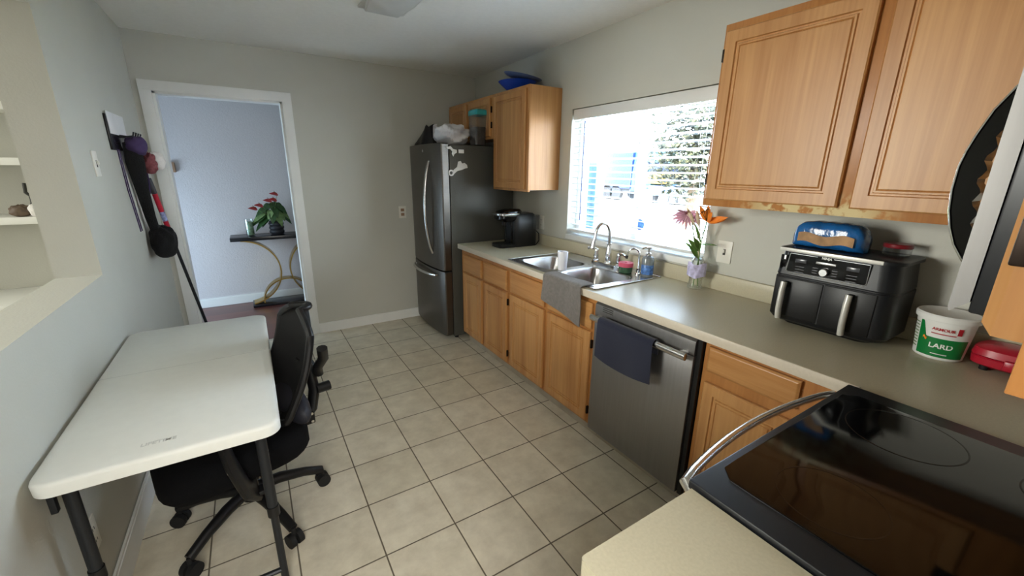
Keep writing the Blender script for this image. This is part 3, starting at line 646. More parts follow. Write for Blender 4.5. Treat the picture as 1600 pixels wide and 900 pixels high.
rg = [[(-.655 + r * math.cos(a), y, 1.508 + r * math.sin(a)) for a in [2 * PI * k / 20 for k in range(20)]] for r, y in ((.026, 2.3915), (.026, 2.384), (.014, 2.384), (.014, 2.3915), (.026, 2.3915))]
obj('ring', MB().loft(rg, False, False), 'tubwhite', mg)
obj('body', MB().prism([(-.642, 1.525), (-.60, 1.556), (-.588, 1.60), (-.566, 1.605), (-.553, 1.585), (-.53, 1.59), (-.508, 1.575), (-.503, 1.55), (-.528, 1.545), (-.552, 1.535), (-.60, 1.523), (-.632, 1.498)], 'y', 2.384, 2.3915), 'tubwhite', mg)

# things on the fridge and cabinets
FT = 1.737
def lump(c, r, amp, seed, seg=36, rings=22, flat=None):
    rnd = random.Random(seed); ph = [(rnd.uniform(2, 7), rnd.uniform(2, 7), rnd.uniform(0, 6), rnd.uniform(0, 6)) for _ in range(6)]
    b = MB(); loops = []
    for i in range(rings + 1):
        th = -PI / 2 + PI * i / rings; cr = max(math.cos(th), .01) ** .7
        lp = []
        for k in range(seg):
            a = 2 * PI * k / seg; d = 1 + amp * sum(math.sin(p[0] * a + p[2]) * math.sin(p[1] * th + p[3]) for p in [(round(q[0]), q[1], q[2], q[3]) for q in ph]) / 2.5
            lp.append((c[0] + r[0] * cr * math.cos(a) * d, c[1] + r[1] * cr * math.sin(a) * d, max(c[2] + r[2] * math.sin(th) * (d if th > 0 else 1), flat if flat is not None else -9)))
        loops.append(lp)
    return b.loft(loops)
t = thing('black_bag', 'black plastic bag slumped on the front left of the fridge top', 'bag', (-0.62, 3.0, FT + .0095))
bb = MB(); loops = []
for i, (zz, sc) in enumerate(((0, 1), (.012, 1.04), (.05, .86), (.10, .62), (.14, .5), (.165, .44), (.175, .40))):
    loops.append([(-.62 + .105 * sc * math.cos(a) * (1 + .12 * math.sin(5 * a + i)) + .02 * i / 6, 3.0 + .15 * sc * math.sin(a) * (1 + .1 * math.sin(7 * a + i * .8)) - .07 * i / 6, FT + .0105 + zz + .012 * math.sin(3 * a) * (i / 6)) for a in [2 * PI * k / 40 for k in range(40)]])
obj('bag_body', bb.loft(loops), 'blackbag', t)
t = thing('plastic_bag', 'crumpled white plastic bag on top of the fridge', 'bag', (-0.52, 2.66, FT))
obj('bag_body', lump((-0.52, 2.66, FT + .085), (.15, .165, .088), .16, 11, flat=FT + .002), 'bag', t, ang=25)
obj('bag_handles', MB().sheet(lambda u, v: (-.60 + .05 * math.sin(v * 6) + .02 * u, 2.76 + .07 * u, FT + .15 + .03 * math.sin(u * 5) + .05 * (v - .5) - .06 * u), 14, 8, .002), 'bag', t, ang=25)
t = thing('storage_container', 'clear food container with teal lid on the fridge top', 'container', (-0.37, 2.45, FT))
obj('container_body', MB().loft([sup(-.37, 2.45, FT + .002, .045, .075, 8), sup(-.37, 2.45, FT + .25, .05, .083, 8)]), 'clearplastic', t)
obj('contents', MB().loft([sup(-.37, 2.45, FT + .006, .041, .070, 8), sup(-.37, 2.45, FT + .15, .044, .075, 8)]), mat('dark_contents', '#4a4540', .8, var=.3, vscale=60), t)
obj('lid', MB().loft([sup(-.37, 2.45, FT + .245, .053, .088, 8), sup(-.37, 2.45, FT + .28, .053, .088, 8), sup(-.37, 2.45, FT + .288, .047, .08, 8)]), 'teal', t)
t = tag(obj('serving_bowl', MB().lathe([(.07, 0), (.075, .003), (.125, .045), (.15, .068), (.153, .071), (.148, .071), (.12, .05), (.07, .008), (0, .007)], (-.19, 2.10, 2.1365), 40), 'blue'), 'shallow royal blue bowl on top of the tall wall cabinet', 'bowl')
b = MB(); b.X = Matrix.Translation((-.165, 2.07, 2.222)) @ Matrix.Rotation(math.radians(7), 4, 'Y') @ Matrix.Rotation(math.radians(9), 4, 'X')
b.lathe([(0, 0), (.09, .0), (.13, .012), (.152, .024), (.154, .028), (.13, .018), (.09, .006), (0, .006)], (0, 0, 0), 40)
tag(obj('serving_plate', b, 'bluegrey'), 'grey-blue plate resting tilted in the blue bowl', 'plate')

# ------------------------------------------------------------------ counter appliances
CZ = 0.9145
t = thing('coffee_maker', 'black single-serve coffee maker on the counter by the fridge', 'coffee maker', (-0.25, 2.03, CZ))
ky = 2.03
obj('housing', MB().loft([sup(-.185, ky, CZ + z, a, b, 5) for z, a, b in ((0, .112, .092), (.01, .118, .098), (.20, .118, .1), (.255, .11, .095), (.275, .09, .08))]), 'black', t)
obj('drip_tray', MB().loft([sup(-.345, ky, CZ + z, a, b, 5) for z, a, b in ((0, .088, .085), (.022, .09, .088), (.028, .085, .083))]), 'black', t)
obj('brew_head', MB().loft([sup(x, ky, CZ + z, a, b, 4) for x, z, a, b in ((-.32, .215, .07, .07), (-.325, .235, .095, .085), (-.32, .27, .10, .088), (-.30, .295, .095, .08), (-.27, .31, .06, .05))]), 'blackgloss', t)
obj('silver_band', MB().loft([sup(-.331, ky, CZ + z, a, b, 4) for z, a, b in ((.262, .100, .09), (.268, .106, .094), (.278, .106, .094), (.284, .1, .088))]), 'steelb', t)
obj('spout', MB().cyl((-.345, ky, CZ + .215), (-.345, ky, CZ + .18), .025, .018, 16), 'black', t)
obj('cup_stand', MB().tube([(-.30, ky - .05, CZ + .03), (-.30, ky - .05, CZ + .215)], .012, 8).tube([(-.30, ky + .05, CZ + .03), (-.30, ky + .05, CZ + .215)], .012, 8), 'blackgloss', t)
obj('water_tank', MB().loft([sup(-.10, ky - .02, CZ + z, .05, .09, 5) for z in (.14, .26)]), 'clearplastic', t)
obj('power_cord', MB().tube([(-.07, ky - .06, CZ + .13), (-.05, ky - .085, CZ + .10), (-.05, ky - .09, CZ + .04), (-.075, ky - .085, CZ + .008), (-.11, ky - .105, CZ + .006)], .004, 8), 'rubber', t)

# dual-drawer air fryer
t = thing('air_fryer', 'black two-drawer air fryer with silver handles on the counter', 'air fryer', (-0.15, -0.27, CZ))
fy0, fy1, fX = -0.475, -0.078, -0.268
def frloop(z, ins=0.0, rf=.055, rb=.05):
    x0, x1, a, b = fX + ins, -0.022, fy0 + ins, fy1 - ins
    pts = []
    for (cx, cy, r, s) in ((x0 + .022, b - .022, .022, PI / 2), (x0 + rf, a + rf, rf, PI), (x1 - .03, a + .03, .03, 1.5 * PI), (x1 - .03, b - .03, .03, 0)):
        for k in range(9):
            an = s + PI / 2 * k / 8; pts.append((cx + r * math.cos(an), cy + r * math.sin(an), z))
    return pts
obj('housing', MB().loft([frloop(CZ + .012, .03), frloop(CZ + .024, .010), frloop(CZ + .04), frloop(CZ + .205), frloop(CZ + .208, .003), frloop(CZ + .212, .003), frloop(CZ + .216, .001), frloop(CZ + .30, .010), frloop(CZ + .312, .012)]), 'darkgrey' if 0 else mat('charcoal_plastic', '#191a1e', .38, var=.05), t, ang=25)
obj('base', MB().loft([frloop(CZ, .05), frloop(CZ + .014, .035)]), 'rubber', t)
obj('top_plate', MB().loft([frloop(CZ + .311, .010), frloop(CZ + .313, -.002), frloop(CZ + .325, -.002), frloop(CZ + .328, .004)]), 'bezel', t)
obj('silver_trim', MB().box(fX - .005, fX + .002, fy0 + .052, fy1 - .004, CZ + .312, CZ + .326, .002), 'satin', t)
pn = obj('control_panel', MB().panel((fX + .0055, fy0 + .085, CZ + .222), (0, 1, 0), (0, 0, 1), (-1, 0, 0), .275, .085, [(0, -.004), (0, .002), (.001, .003)]), 'blackgloss', t)
py0, py1, pz0, pz1 = fy0 + .085, fy0 + .36, CZ + .222, CZ + .307
obj('panel_outline', MB().tube([(fX + .001, py1 - .008, pz1 - .002), (fX + .001, py1 - .002, pz0 + .012), (fX + .001, py1 - .012, pz0 + .003), (fX + .001, py0 + .012, pz0 + .003), (fX + .001, py0 + .002, pz0 + .012), (fX + .001, py0 + .002, pz1 - .002)], .0016, 6).tube([(fX + .001, py1 - .008, pz1 - .002), (fX + .001, py1 - .105, pz1 - .002)], .0012, 6).tube([(fX + .001, py0 + .115, pz1 - .002), (fX + .001, py0 + .004, pz1 - .002)], .0012, 6), 'silverink', pn)
ym = (py0 + py1) / 2
obj('dial', MB().lathe([(0, -.014), (.013, -.014), (.0155, -.011), (.0165, 0), (.0165, .004)], (fX + .001, ym, CZ + .25), 24, 'x'), 'steelb', pn)
obj('function_bar', MB().box(fX - .002, fX + .003, ym - .034, ym + .034, CZ + .279, CZ + .288, .002), 'silverink', pn)
for y in (py1 - .05, py0 + .05): obj('display', MB().box(fX - .0005, fX + .003, y - .02, y + .02, CZ + .272, CZ + .286, .0006), 'display', pn)
text('logo', 'NINJA', .0125, 'whiteink', pn, (fX - .0005, ym, pz1 - .0035), (0, -1, 0), (0, 0, 1))
mk = MB()
for y in (py1 - .05, py0 + .05):
    for k in range(3): mk.box(fX - .0002, fX + .003, y - .016, y + .016, CZ + .232 + .011 * k, CZ + .2335 + .011 * k)
for k in range(3): mk.box(fX - .0002, fX + .003, ym + .024, ym + .042, CZ + .24 + .01 * k, CZ + .2415 + .01 * k).box(fX - .0002, fX + .003, ym - .042, ym - .024, CZ + .24 + .01 * k, CZ + .2415 + .01 * k)
obj('printed_marks', mk, 'display', pn)
for a, b in ((fy1 - .035, fy1 - .01), (fy0 + .02, fy0 + .075)): obj('vent_grille', MB().box(fX + .004 if a > -.2 else fX + .03, fX + .012 if a > -.2 else fX + .05, a, b, CZ + .235, CZ + .295, .002), 'blackgloss', t)
ydv = fy1 - .185
for (a, b, hy) in ((ydv + .0015, fy1 - .012, fy1 - .055), (fy0 + .045, ydv - .0015, fy0 + .118)):
    dw = obj('drawer', MB().box(fX - .004, fX + .01, a, b, CZ + .04, CZ + .203, .004), 'charcoal' if 0 else M['black'], t)
    h = obj('handle', MB().tube([(fX - .028, hy, CZ + .035), (fX - .036, hy, CZ + .08), (fX - .036, hy, CZ + .155), (fX - .030, hy, CZ + .19)], .014, 16, flat=.75), 'satin', dw)
    obj('handle_stem', MB().box(fX - .03, fX, hy - .010, hy + .010, CZ + .165, CZ + .19, .004), 'black', h)
FRT = CZ + .3285
t = thing('bread_loaf', 'bread loaf in a blue plastic wrapper on top of the air fryer', 'bread', (-.17, -.215, FRT))
loops = []
rnd = random.Random(3)
for i in range(17):
    u = i / 16; y = -.335 + .245 * u; e = (1 - abs(2 * u - 1) ** 5) ; sc = .55 + .45 * max(e, 0) ** .6
    loops.append([(-.165 + .06 * sc * math.copysign(abs(math.cos(a)) ** .55, math.cos(a)) * (1 + .03 * math.sin(i * 1.7 + 3 * a)), y, FRT + .054 * sc + .053 * sc * math.copysign(abs(math.sin(a)) ** .55, math.sin(a)) * (1 + .03 * math.sin(i * 2.1 + 2 * a))) for a in [2 * PI * k / 28 for k in range(28)]])
wr = obj('wrapper', MB().loft(loops), 'breadbag', t, ang=50)
obj('clear_window', MB().sheet(lambda u, v: (-.2275 - .0015 * math.sin(u * 20), -.31 + .19 * u, FRT + .022 + .036 * v + .006 * math.sin(u * 9)), 20, 4, .002), 'bread', t, ang=80)
t = thing('glass_jar', 'low clear glass jar with dark red lid on the air fryer', 'jar', (-.085, -.40, FRT))
obj('jar_body', MB().lathe([(.038, 0), (.042, .004), (.042, .026), (.038, .03)], (-.085, -.40, FRT)), 'clearplastic', t)
obj('lid', MB().lathe([(.043, .028), (.044, .03), (.044, .04), (.041, .043), (0, .043)], (-.085, -.40, FRT)), mat('maroon_lid', '#7c1c24', .35), t)

# lard tub
lx, ly = -.112, -.588
t = thing('lard_tub', 'white plastic lard tub with green label right of the air fryer', 'tub', (lx, ly, CZ))
rad = lambda z: .064 + .012 * z / .145
obj('tub_body', MB().lathe([(.060, 0), (.064, .004), (rad(.145), .145)], (lx, ly, CZ), 40), 'tubwhite', t)
obj('lid', MB().lathe([(.076, .138), (.082, .14), (.083, .156), (.079, .161), (.074, .158), (0, .157)], (lx, ly, CZ), 40), 'tubwhite', t)
ang0 = math.atan2(-.9217 - ly, -2.12 - lx) + .05
lab = MB(); NL = 24; A0, A1 = ang0 - .95, ang0 + 1.0
def lp(a, z, e=.0008): r = rad(z) + e; return (lx + r * math.cos(a), ly + r * math.sin(a), CZ + z)
def green_top(u):   # u 0..1 from right to left as seen from the room
    return .132 if (u > .93) else (.132 - (.93 - u) / .10 * .052 if u > .83 else .080)
lab.sheet(lambda u, v: lp(A0 + (A1 - A0) * u, .012 + (green_top(1 - u) - .012) * v, .0012), NL * 2, 4, .001)
lb = obj('green_label', lab, 'green', t, ang=60)
def bendtext(a_c, z, flip=-1):
    def g(c): r = rad(z) + .0022 + c.z * .5; a = a_c + c.x / rad(z); q = z + c.y; return (lx + (r + .0122 * c.y) * math.cos(a), ly + (r) * math.sin(a), CZ + q)
    return g
text('lettering', 'LARD', .024, 'whiteink', lb, None, None, None, .0003, bendtext(ang0 + .0, .052))
text('lettering', 'ARMOUR', .0135, 'redink', t, None, None, None, .0003, bendtext(ang0 - .06, .112))
sm = MB()
for a, z, wd in ((ang0 - .02, .095, .85), ): sm.sheet(lambda u, v: lp(a - wd / 2 + wd * u, z + .003 * v, .0018), 12, 1, .0008)
obj('red_line', sm, 'redink', t)
st = MB().sheet(lambda u, v: lp(ang0 + .58 - .16 * u, .100 + .024 * v, .0018), 4, 1, .0008)
obj('star_emblem', st, 'redink', t)
sm = MB().sheet(lambda u, v: lp(ang0 - .72 + .16 * u, .070 + .008 * v + .004 * math.sin(u * 6), .0026), 6, 1, .0008)
obj('orange_flash', sm, 'orange', t)
obj('small_print', MB().sheet(lambda u, v: lp(ang0 - .3 + .6 * u, .022 + .003 * v, .0026), 8, 1, .0006), 'tubwhite', t)
lines = MB()
for k in range(9): lines.sheet(lambda u, v: lp(ang0 - 1.32 + .30 * u, .03 + .011 * k + .003 * v, .0014), 6, 1, .0006)
obj('side_print', lines, 'leafl', t)

t = thing('sandwich_press', 'red rounded sandwich press in the counter corner beside the tub', 'sandwich press', (-.085, -.76, CZ))
rx, ry = -.09, -.775
obj('base', MB().loft([sup(rx, ry, CZ + z, a, b, 4) for z, a, b in ((.012, .05, .095), (.02, .062, .108), (.042, .064, .11), (.046, .06, .106))]), 'redplastic', t)
obj('lid', MB().loft([sup(rx, ry, CZ + z, a, b, 4) for z, a, b in ((.047, .06, .106), (.05, .065, .111), (.072, .062, .107), (.085, .045, .088), (.088, .02, .05))]), 'redplastic', t)
obj('latch', MB().box(rx - .078, rx - .058, ry - .01, ry + .03, CZ + .022, CZ + .055, .005), 'redplastic', t)
for dx, dy in ((-.04, .07), (-.04, -.07), (.04, .07), (.04, -.07)): obj('foot', MB().cyl((rx + dx, ry + dy, CZ), (rx + dx, ry + dy, CZ + .016), .011, seg=12), 'rubber', t)

# vase with flowers
vx, vy = -.088, .400
t = thing('flower_vase', 'clear glass vase with lilac paper band below the window', 'vase', (vx, vy, CZ))
obj('glass', MB().lathe([(.034, 0), (.039, .003), (.039, .02), (.034, .05), (.042, .10), (.043, .125), (.031, .158), (.022, .175), (.024, .183), (.022, .183), (.020, .175), (.029, .158), (.040, .125), (.039, .10), (.031, .05), (.035, .012), (0, .01)], (vx, vy, CZ)), 'glass', t)
obj('paper_band', MB().sheet(lambda u, v: (vx - .047 * math.cos(-1.9 + 3.8 * u) * (1 + .08 * math.sin(u * 23 + v * 4)), vy + .047 * math.sin(-1.9 + 3.8 * u) * (1 + .06 * math.sin(u * 17)), CZ + .07 + .075 * v + .006 * math.sin(u * 12)), 40, 8, .0015), 'lilac', t, ang=80)
def leafmesh(b, base, tip, wid, up=(0, 0, 1), droop=0.0, heart=False, n=10, th=.0012, cup=.15):
    base, tip = Vector(base), Vector(tip); ax = tip - base; Ln = ax.length; ax.normalize(); up = Vector(up); side = ax.cross(up)
    side = side.normalized() if side.length > 1e-5 else Vector((1, 0, 0)); nn = side.cross(ax)
    def fn(u, v):
        s = (v - .5) * 2; prof = (math.sin(PI * min(1, u ** (.55 if heart else .8))) ** .9) + .02
        return base + ax * (u * Ln - (.12 * Ln * abs(s) * (1 - u) if heart else 0)) + side * s * wid * prof + nn * (abs(s) * wid * cup * prof - droop * u * u)
    return b.sheet(fn, n, 4, th)
cz = CZ + .16
fl = thing('pink_flower', 'pale pink daisy-like flower leaning left in the vase', 'flower', (vx, vy, CZ + .012))
px, pyy, pz = vx + .004, .505, 1.315
obj('stem', MB().tube([(vx + .008, vy - .01, CZ + .014), (vx, vy, CZ + .17), (vx + .002, vy + .045, 1.19), (px, pyy - .03, 1.29), (px, pyy - .015, pz)], .0028, 8), 'stem', fl)
for k in range(22):
    a = 2 * PI * k / 22; rr = .078 + .014 * math.sin(k * 2.3)
    d = (Vector((.58, -.81, 0)) * math.cos(a) + Vector((-.35, -.2, .75)) * math.sin(a) * .62 + Vector((-.15, .1, -.22))).normalized()
    obj('petal', leafmesh(MB(), Vector((px, pyy, pz)) + d * .006, Vector((px, pyy, pz)) + d * rr + Vector((0, 0, -.014)), .0075, (-.8, -.5, .5), .012, n=6), 'pink', fl)
obj('flower_head', MB().ell((px - .003, pyy, pz + .004), (.012, .012, .01), 12, 8), 'rose', fl)
fl = thing('orange_lily', 'orange lily bloom leaning right in the vase', 'flower', (vx, vy, CZ + .012))
qx, qy, qz = vx - .01, .375, 1.285
obj('stem', MB().tube([(vx - .008, vy + .008, CZ + .014), (vx, vy - .002, CZ + .17), (vx - .006, vy - .005, 1.17), (qx, qy, qz)], .003, 8), 'stem', fl)
for k, (dy, dz, dx) in enumerate(((.03, .085, -.03), (-.012, .09, -.015), (-.055, .06, -.035), (-.115, .035, -.01), (-.085, .02, .03), (.02, .06, .03))):
    obj('petal', leafmesh(MB(), (qx, qy, qz), (qx + dx, qy + dy, qz + dz), .016, (-1, -.2, .3), -.012 if k < 3 else .004, n=8), 'orange', fl)
for k in range(4): obj('stamen', MB().tube([(qx, qy, qz), (qx - .035, qy - .01 * k + .012, qz + .05 + .006 * k)], .0012, 6).ell((qx - .035, qy - .01 * k + .012, qz + .05 + .006 * k), (.003, .003, .006), 8, 6), 'hinge', fl)
for k, (b0, tp, wd) in enumerate((((vx, vy, 1.10), (vx - .01, vy + .085, 1.165), .010), ((vx, vy, 1.12), (vx - .02, vy + .06, 1.185), .016), ((vx, vy, 1.13), (vx - .03, vy + .02, 1.20), .016), ((vx, vy - .002, 1.16), (vx - .01, vy - .095, 1.178), .008), ((vx, vy, 1.08), (vx - .03, vy + .04, 1.15), .013), ((vx, vy, 1.17), (vx - .01, vy + .04, 1.27), .008), ((vx, vy, 1.20), (vx - .015, vy - .02, 1.26), .007))):
    obj('leaf', leafmesh(MB(), b0, tp, wd, (-.5, 0, 1), .01, n=8), 'stem', fl)
for (tp, bs) in (((vx - .005, vy + .105, 1.345), (vx + .0, vy + .03, 1.23)), ((vx - .008, vy + .045, 1.34), (vx, vy + .01, 1.22))):
    bs, tp = Vector(bs), Vector(tp)
    obj('bud', MB().tube([bs + (tp - bs) * q for q in (0, .25, .45, .7, .9, 1)], .01, 10, [.002, .0035, .009, .011, .007, .001]).tube([(vx, vy, CZ + .17), bs], .002, 6), mat('pale_bud', '#c9b79a', .6, var=.15, vscale=30), fl)

# ------------------------------------------------------------------ wall plates
def plate_x(name, label, cat, x, y, z, s, kind, w=.074, h=.118):      # s = -1 faces -x, +1 faces +x
    t = thing(name, label, cat, (x, y, z - h / 2))
    obj('cover_plate', MB().box(x, x + s * .006, y - w / 2, y + w / 2, z - h / 2, z + h / 2, .002), 'plate', t)
    if kind == 'switch': obj('toggle', MB().box(x + s * .005, x + s * .016, y - .005, y + .005, z - .004, z + .014, .002), 'plate', t); obj('toggle_slot', MB().box(x + s * .0055, x + s * .0068, y - .007, y + .007, z - .016, z + .016), 'slot', t)
    else:
        for dz in (.022, -.022):
            q = obj('socket', MB().loft([[(x + s * d, a, b) for a, b, _ in sup(y, z + dz, 0, .017, .014, 3, 20)] for d in (.005, .0075)]), 'plate', t)
            obj('slots', MB().box(x + s * .007, x + s * .0082, y - .008, y - .006, z + dz - .005, z + dz + .005).box(x + s * .007, x + s * .0082, y + .006, y + .008, z + dz - .005, z + dz + .005), 'slot', q)
    return t
plate_x('light_switch', 'ivory switch plate on the wall right of the vase', 'switch', 0, .31, 1.126, -1, 'switch', .08, .118)
plate_x('outlet', 'ivory wall outlet behind the coffee maker', 'outlet', 0, 1.975, 1.105, -1, 'outlet')
plate_x('light_switch', 'white switch plate on the left wall beside the pass-through', 'switch', L, 1.86, 1.54, 1, 'switch')
plate_x('outlet', 'white outlet low on the left wall under the table', 'outlet', L, .745, .34, 1, 'outlet')
t = thing('outlet', 'ivory outlet on the far wall left of the fridge', 'outlet', (-.838, D, 1.06))
obj('cover_plate', MB().box(-.875, -.801, D - .006, D, 1.06, 1.178, .002), 'plate', t)
for dz in (1.097, 1.141): obj('socket', MB().box(-.855, -.821, D - .0075, D - .005, dz - .014, dz + .014, .001), 'tan', t)

# ------------------------------------------------------------------ folding table
TX0, TX1, TY0, TY1, TZ = -2.715, -2.135, .452, 1.672, .74
TX0 = -2.712
t = thing('folding_table', 'white plastic folding table against the left wall', 'table', ((TX0 + TX1) / 2, 1.06, 0))
tc = ((TX0 + TX1) / 2, (TY0 + TY1) / 2); ta, tb = (TX1 - TX0) / 2, (TY1 - TY0) / 2
def rrect(z, ins=0, r=.05):
    a, b = ta - ins, tb - ins; o = []
    for cx, cy, s in ((a - r, b - r, 0), (-a + r, b - r, PI / 2), (-a + r, -b + r, PI), (a - r, -b + r, 1.5 * PI)):
        for k in range(9): an = s + PI / 2 * k / 8; o.append((tc[0] + cx + r * math.cos(an), tc[1] + cy + r * math.sin(an), z))
    return o
obj('tabletop', MB().loft([rrect(TZ - .045, .006), rrect(TZ - .042, .001), rrect(TZ - .012, 0), rrect(TZ - .004, .003), rrect(TZ, .010)]), 'tabletop', t, ang=50)
obj('fold_seam', MB().box(TX0 + .004, TX1 - .004, 1.111, 1.114, TZ - .03, TZ + .0004), 'tabletext', t)
text('embossed_lettering', 'LIFETIME', .022, 'tabletext', t, (-2.45, .527, TZ + .0003), (1, 0, 0), (0, 1, 0), .0003)
for y, s in ((.535, 1), (1.59, -1)):
    fr = obj('top_crossbar', MB().tube([(-2.655, y, TZ - .06), (-2.2, y, TZ - .06)], .013, 10), 'legmetal', t)
    obj('foot_crossbar', MB().tube([(-2.66, y, .085), (-2.2, y, .085)], .010, 10), 'legmetal', t)
    for x in (-2.66, -2.2):
        lg = obj('leg', MB().cyl((x, y, .34), (x, y, TZ - .044), .0165, seg=16), 'legmetal', t)
        obj('leg_extension', MB().cyl((x, y, .02), (x, y, .36), .0125, seg=14), 'legmetal', lg)
        obj('collar', MB().cyl((x, y, .335), (x, y, .375), .0195, seg=16), 'black', lg)
        obj('foot', MB().cyl((x, y, 0), (x, y, .03), .016, seg=14), 'rubber', lg)
    obj('brace', MB().tube([(-2.43, y, TZ - .065), (-2.43, y + s * .3, TZ - .05)], .008, 8), 'legmetal', fr)
    obj('lock_clip', MB().box(-2.705, -2.69, y - .01, y + .01, .60, TZ - .045, .002), 'legmetal', fr)

# ------------------------------------------------------------------ office chair
cx0, cy0 = -2.295, .985
ch = thing('office_chair', 'black mesh office chair pushed against the white folding table', 'chair', (cx0, cy0, 0))
A = lambda x, y, z: (cx0 + x, cy0 + y, z)
for k, an in enumerate((158, 225, 298, 10, 82)):
    a = math.radians(an); c, s = math.cos(a), math.sin(a)
    lg = obj('base_leg', MB().tube([A(.03 * c, .03 * s, .145), A(.12 * c, .12 * s, .14), A(.22 * c, .22 * s, .115), A(.30 * c, .30 * s, .083)], .022, 12, [.026, .025, .021, .019], flat=1.0), 'black', ch)
    p = Vector(A(.30 * c, .30 * s, 0)); ax = Vector((-s, c, 0))
    cs = MB()
    for sg in (-1, 1): cs.cyl(p + ax * .006 * sg + Vector((0, 0, .03)), p + ax * .027 * sg + Vector((0, 0, .03)), .03, seg=20)
    cs.cyl(p + Vector((0, 0, .03)), p + Vector((0, 0, .085)), .009, seg=10)
    obj('caster', cs, 'rubber', lg)
obj('gas_column', MB().cyl(A(0, 0, .10), A(0, 0, .22), .034, .03).cyl(A(0, 0, .22), A(0, 0, .31), .018), 'black', ch)
obj('tilt_mechanism', MB().box(cx0 - .12, cx0 + .14, cy0 - .09, cy0 + .09, .30, .345, .012).tube([A(.02, -.06, .325), A(.02, -.26, .32)], .007, 8).box(cx0 - .02, cx0 + .02, cy0 - .30, cy0 - .25, .31, .33, .006), 'black', ch)
def seatloop(z, ins):
    return [(cx0 - .03 + (x) * 1.0, cy0 + y, z + .018 * (-(x / .25)) ** 3 * (-1 if x < 0 else 0) * .9) for x, y, _ in sup(0, 0, 0, .268 - ins, .245 - ins, 4, 44)]
obj('seat', MB().loft([seatloop(.345, .05), seatloop(.348, .015), seatloop(.375, 0), seatloop(.43, 0), seatloop(.455, .02), seatloop(.463, .06)]), 'blackfab', ch, ang=50)
# backrest
def bx(z): 
    t_ = (z - .50) / .48
    return cx0 + .135 + .165 * t_ + .025 * math.sin(PI * t_ * 1.1) - .02
def halfw(t_): return .195 * (1 - .10 * abs(t_ - .45)) * min(1, ((1.0 - t_) / .16 + .0001) ** .5 if t_ > .84 else 1) * min(1, ((t_) / .12 + .25) ** .5 if t_ < .1 else 1)
def bk(u, v):
    z = .47 + .465 * u; y = (v - .5) * 2; hw = max(halfw(u), .05)
    return (bx(z) - .055 * y * y, cy0 + y * hw, z)
obj('backrest', MB().sheet(bk, 24, 16, .012), 'meshfab', ch, ang=60)
edge = [bk(k / 24, 0) for k in range(25)] + [bk(1, j / 8) for j in range(1, 8)] + [bk(1 - k / 24, 1) for k in range(25)] + [bk(0, 1 - j / 8) for j in range(1, 9)]
bf = obj('back_frame', MB().tube([(p[0] + .008, p[1], p[2]) for p in edge], .016, 10), 'black', ch)
for s in (-1, 1): obj('frame_arm', MB().tube([(bx(.80) + .0, cy0 + s * .205, .80), (bx(.76) + .03, cy0 + s * .15, .73), (cx0 + .25, cy0 + s * .08, .66), (cx0 + .272, cy0 + s * .02, .60)], .016, 10, flat=1.4), 'black', bf)
obj('spine', MB().tube([(cx0 + .25, cy0, .70), (cx0 + .275, cy0, .62), (cx0 + .285, cy0, .52), (cx0 + .265, cy0, .43), (cx0 + .17, cy0, .335), (cx0 + .06, cy0, .325)], .03, 12, flat=.8, ref=(0, 1, 0)), 'black', ch)
obj('adjust_knob', MB().cyl((cx0 + .29, cy0 - .02, .525), (cx0 + .35, cy0 - .02, .525), .023, seg=16), 'black', ch)
obj('lumbar_support', MB().ell((bx(.50) + .03, cy0, .50), (.055, .20, .075), 24, 14), mat('lumbar_grey', '#23232b', .6), ch)
br = obj('side_bracket', MB().box(cx0 + .17, cx0 + .265, cy0 - .03, cy0 + .03, .36, .43, .006), 'black', ch)
for x, z in ((.185, .375), (.25, .415), (.25, .375)): obj('bolt', MB().cyl(A(x, -.029, z), A(x, -.035, z), .007, seg=12), 'steelb', br)
for s in (-1, 1):
    ar = obj('armrest', MB().tube([A(-.02, s * .20, .335), A(-.03, s * .27, .33), A(-.055, s * .295, .37), A(-.085, s * .30, .50), A(-.10, s * .30, .62)], .02, 12, [.016, .020, .022, .022, .018], flat=2.6, ref=(0, 1, 0)), 'black', ch)
    obj('arm_pad', MB().loft([[(cx0 - .08 + x, cy0 + s * .295 + y, z) for x, y, _ in sup(0, 0, 0, a, b, 4, 24)] for z, a, b in ((.622, .11, .035), (.63, .12, .042), (.645, .12, .042), (.652, .11, .034))]), 'black', ar)
    obj('arm_knob', MB().cyl(A(-.088, s * .315, .49), A(-.088, s * .34, .49), .017, seg=18, bev=.004), 'steelb', ar)

for o in list(ch.children):
    if o.name.split('.')[0] in ('backrest', 'back_frame', 'spine', 'adjust_knob', 'lumbar_support', 'side_bracket'):
        for q in [o] + list(o.children): q.data.transform(Matrix.Translation((.07 if o.name[:4] in ('back', 'lumb') else .035, 0, 0)))
# the upper half of the chair is swivelled a little towards the room
sw = Matrix.Rotation(math.radians(13), 4, 'Z')
def swivel(o):
    o.data.transform(sw)
    for q in o.children: swivel(q)
for o in list(ch.children):
    if not (o.name.startswith('base_leg') or o.name.startswith('gas_column')): swivel(o)

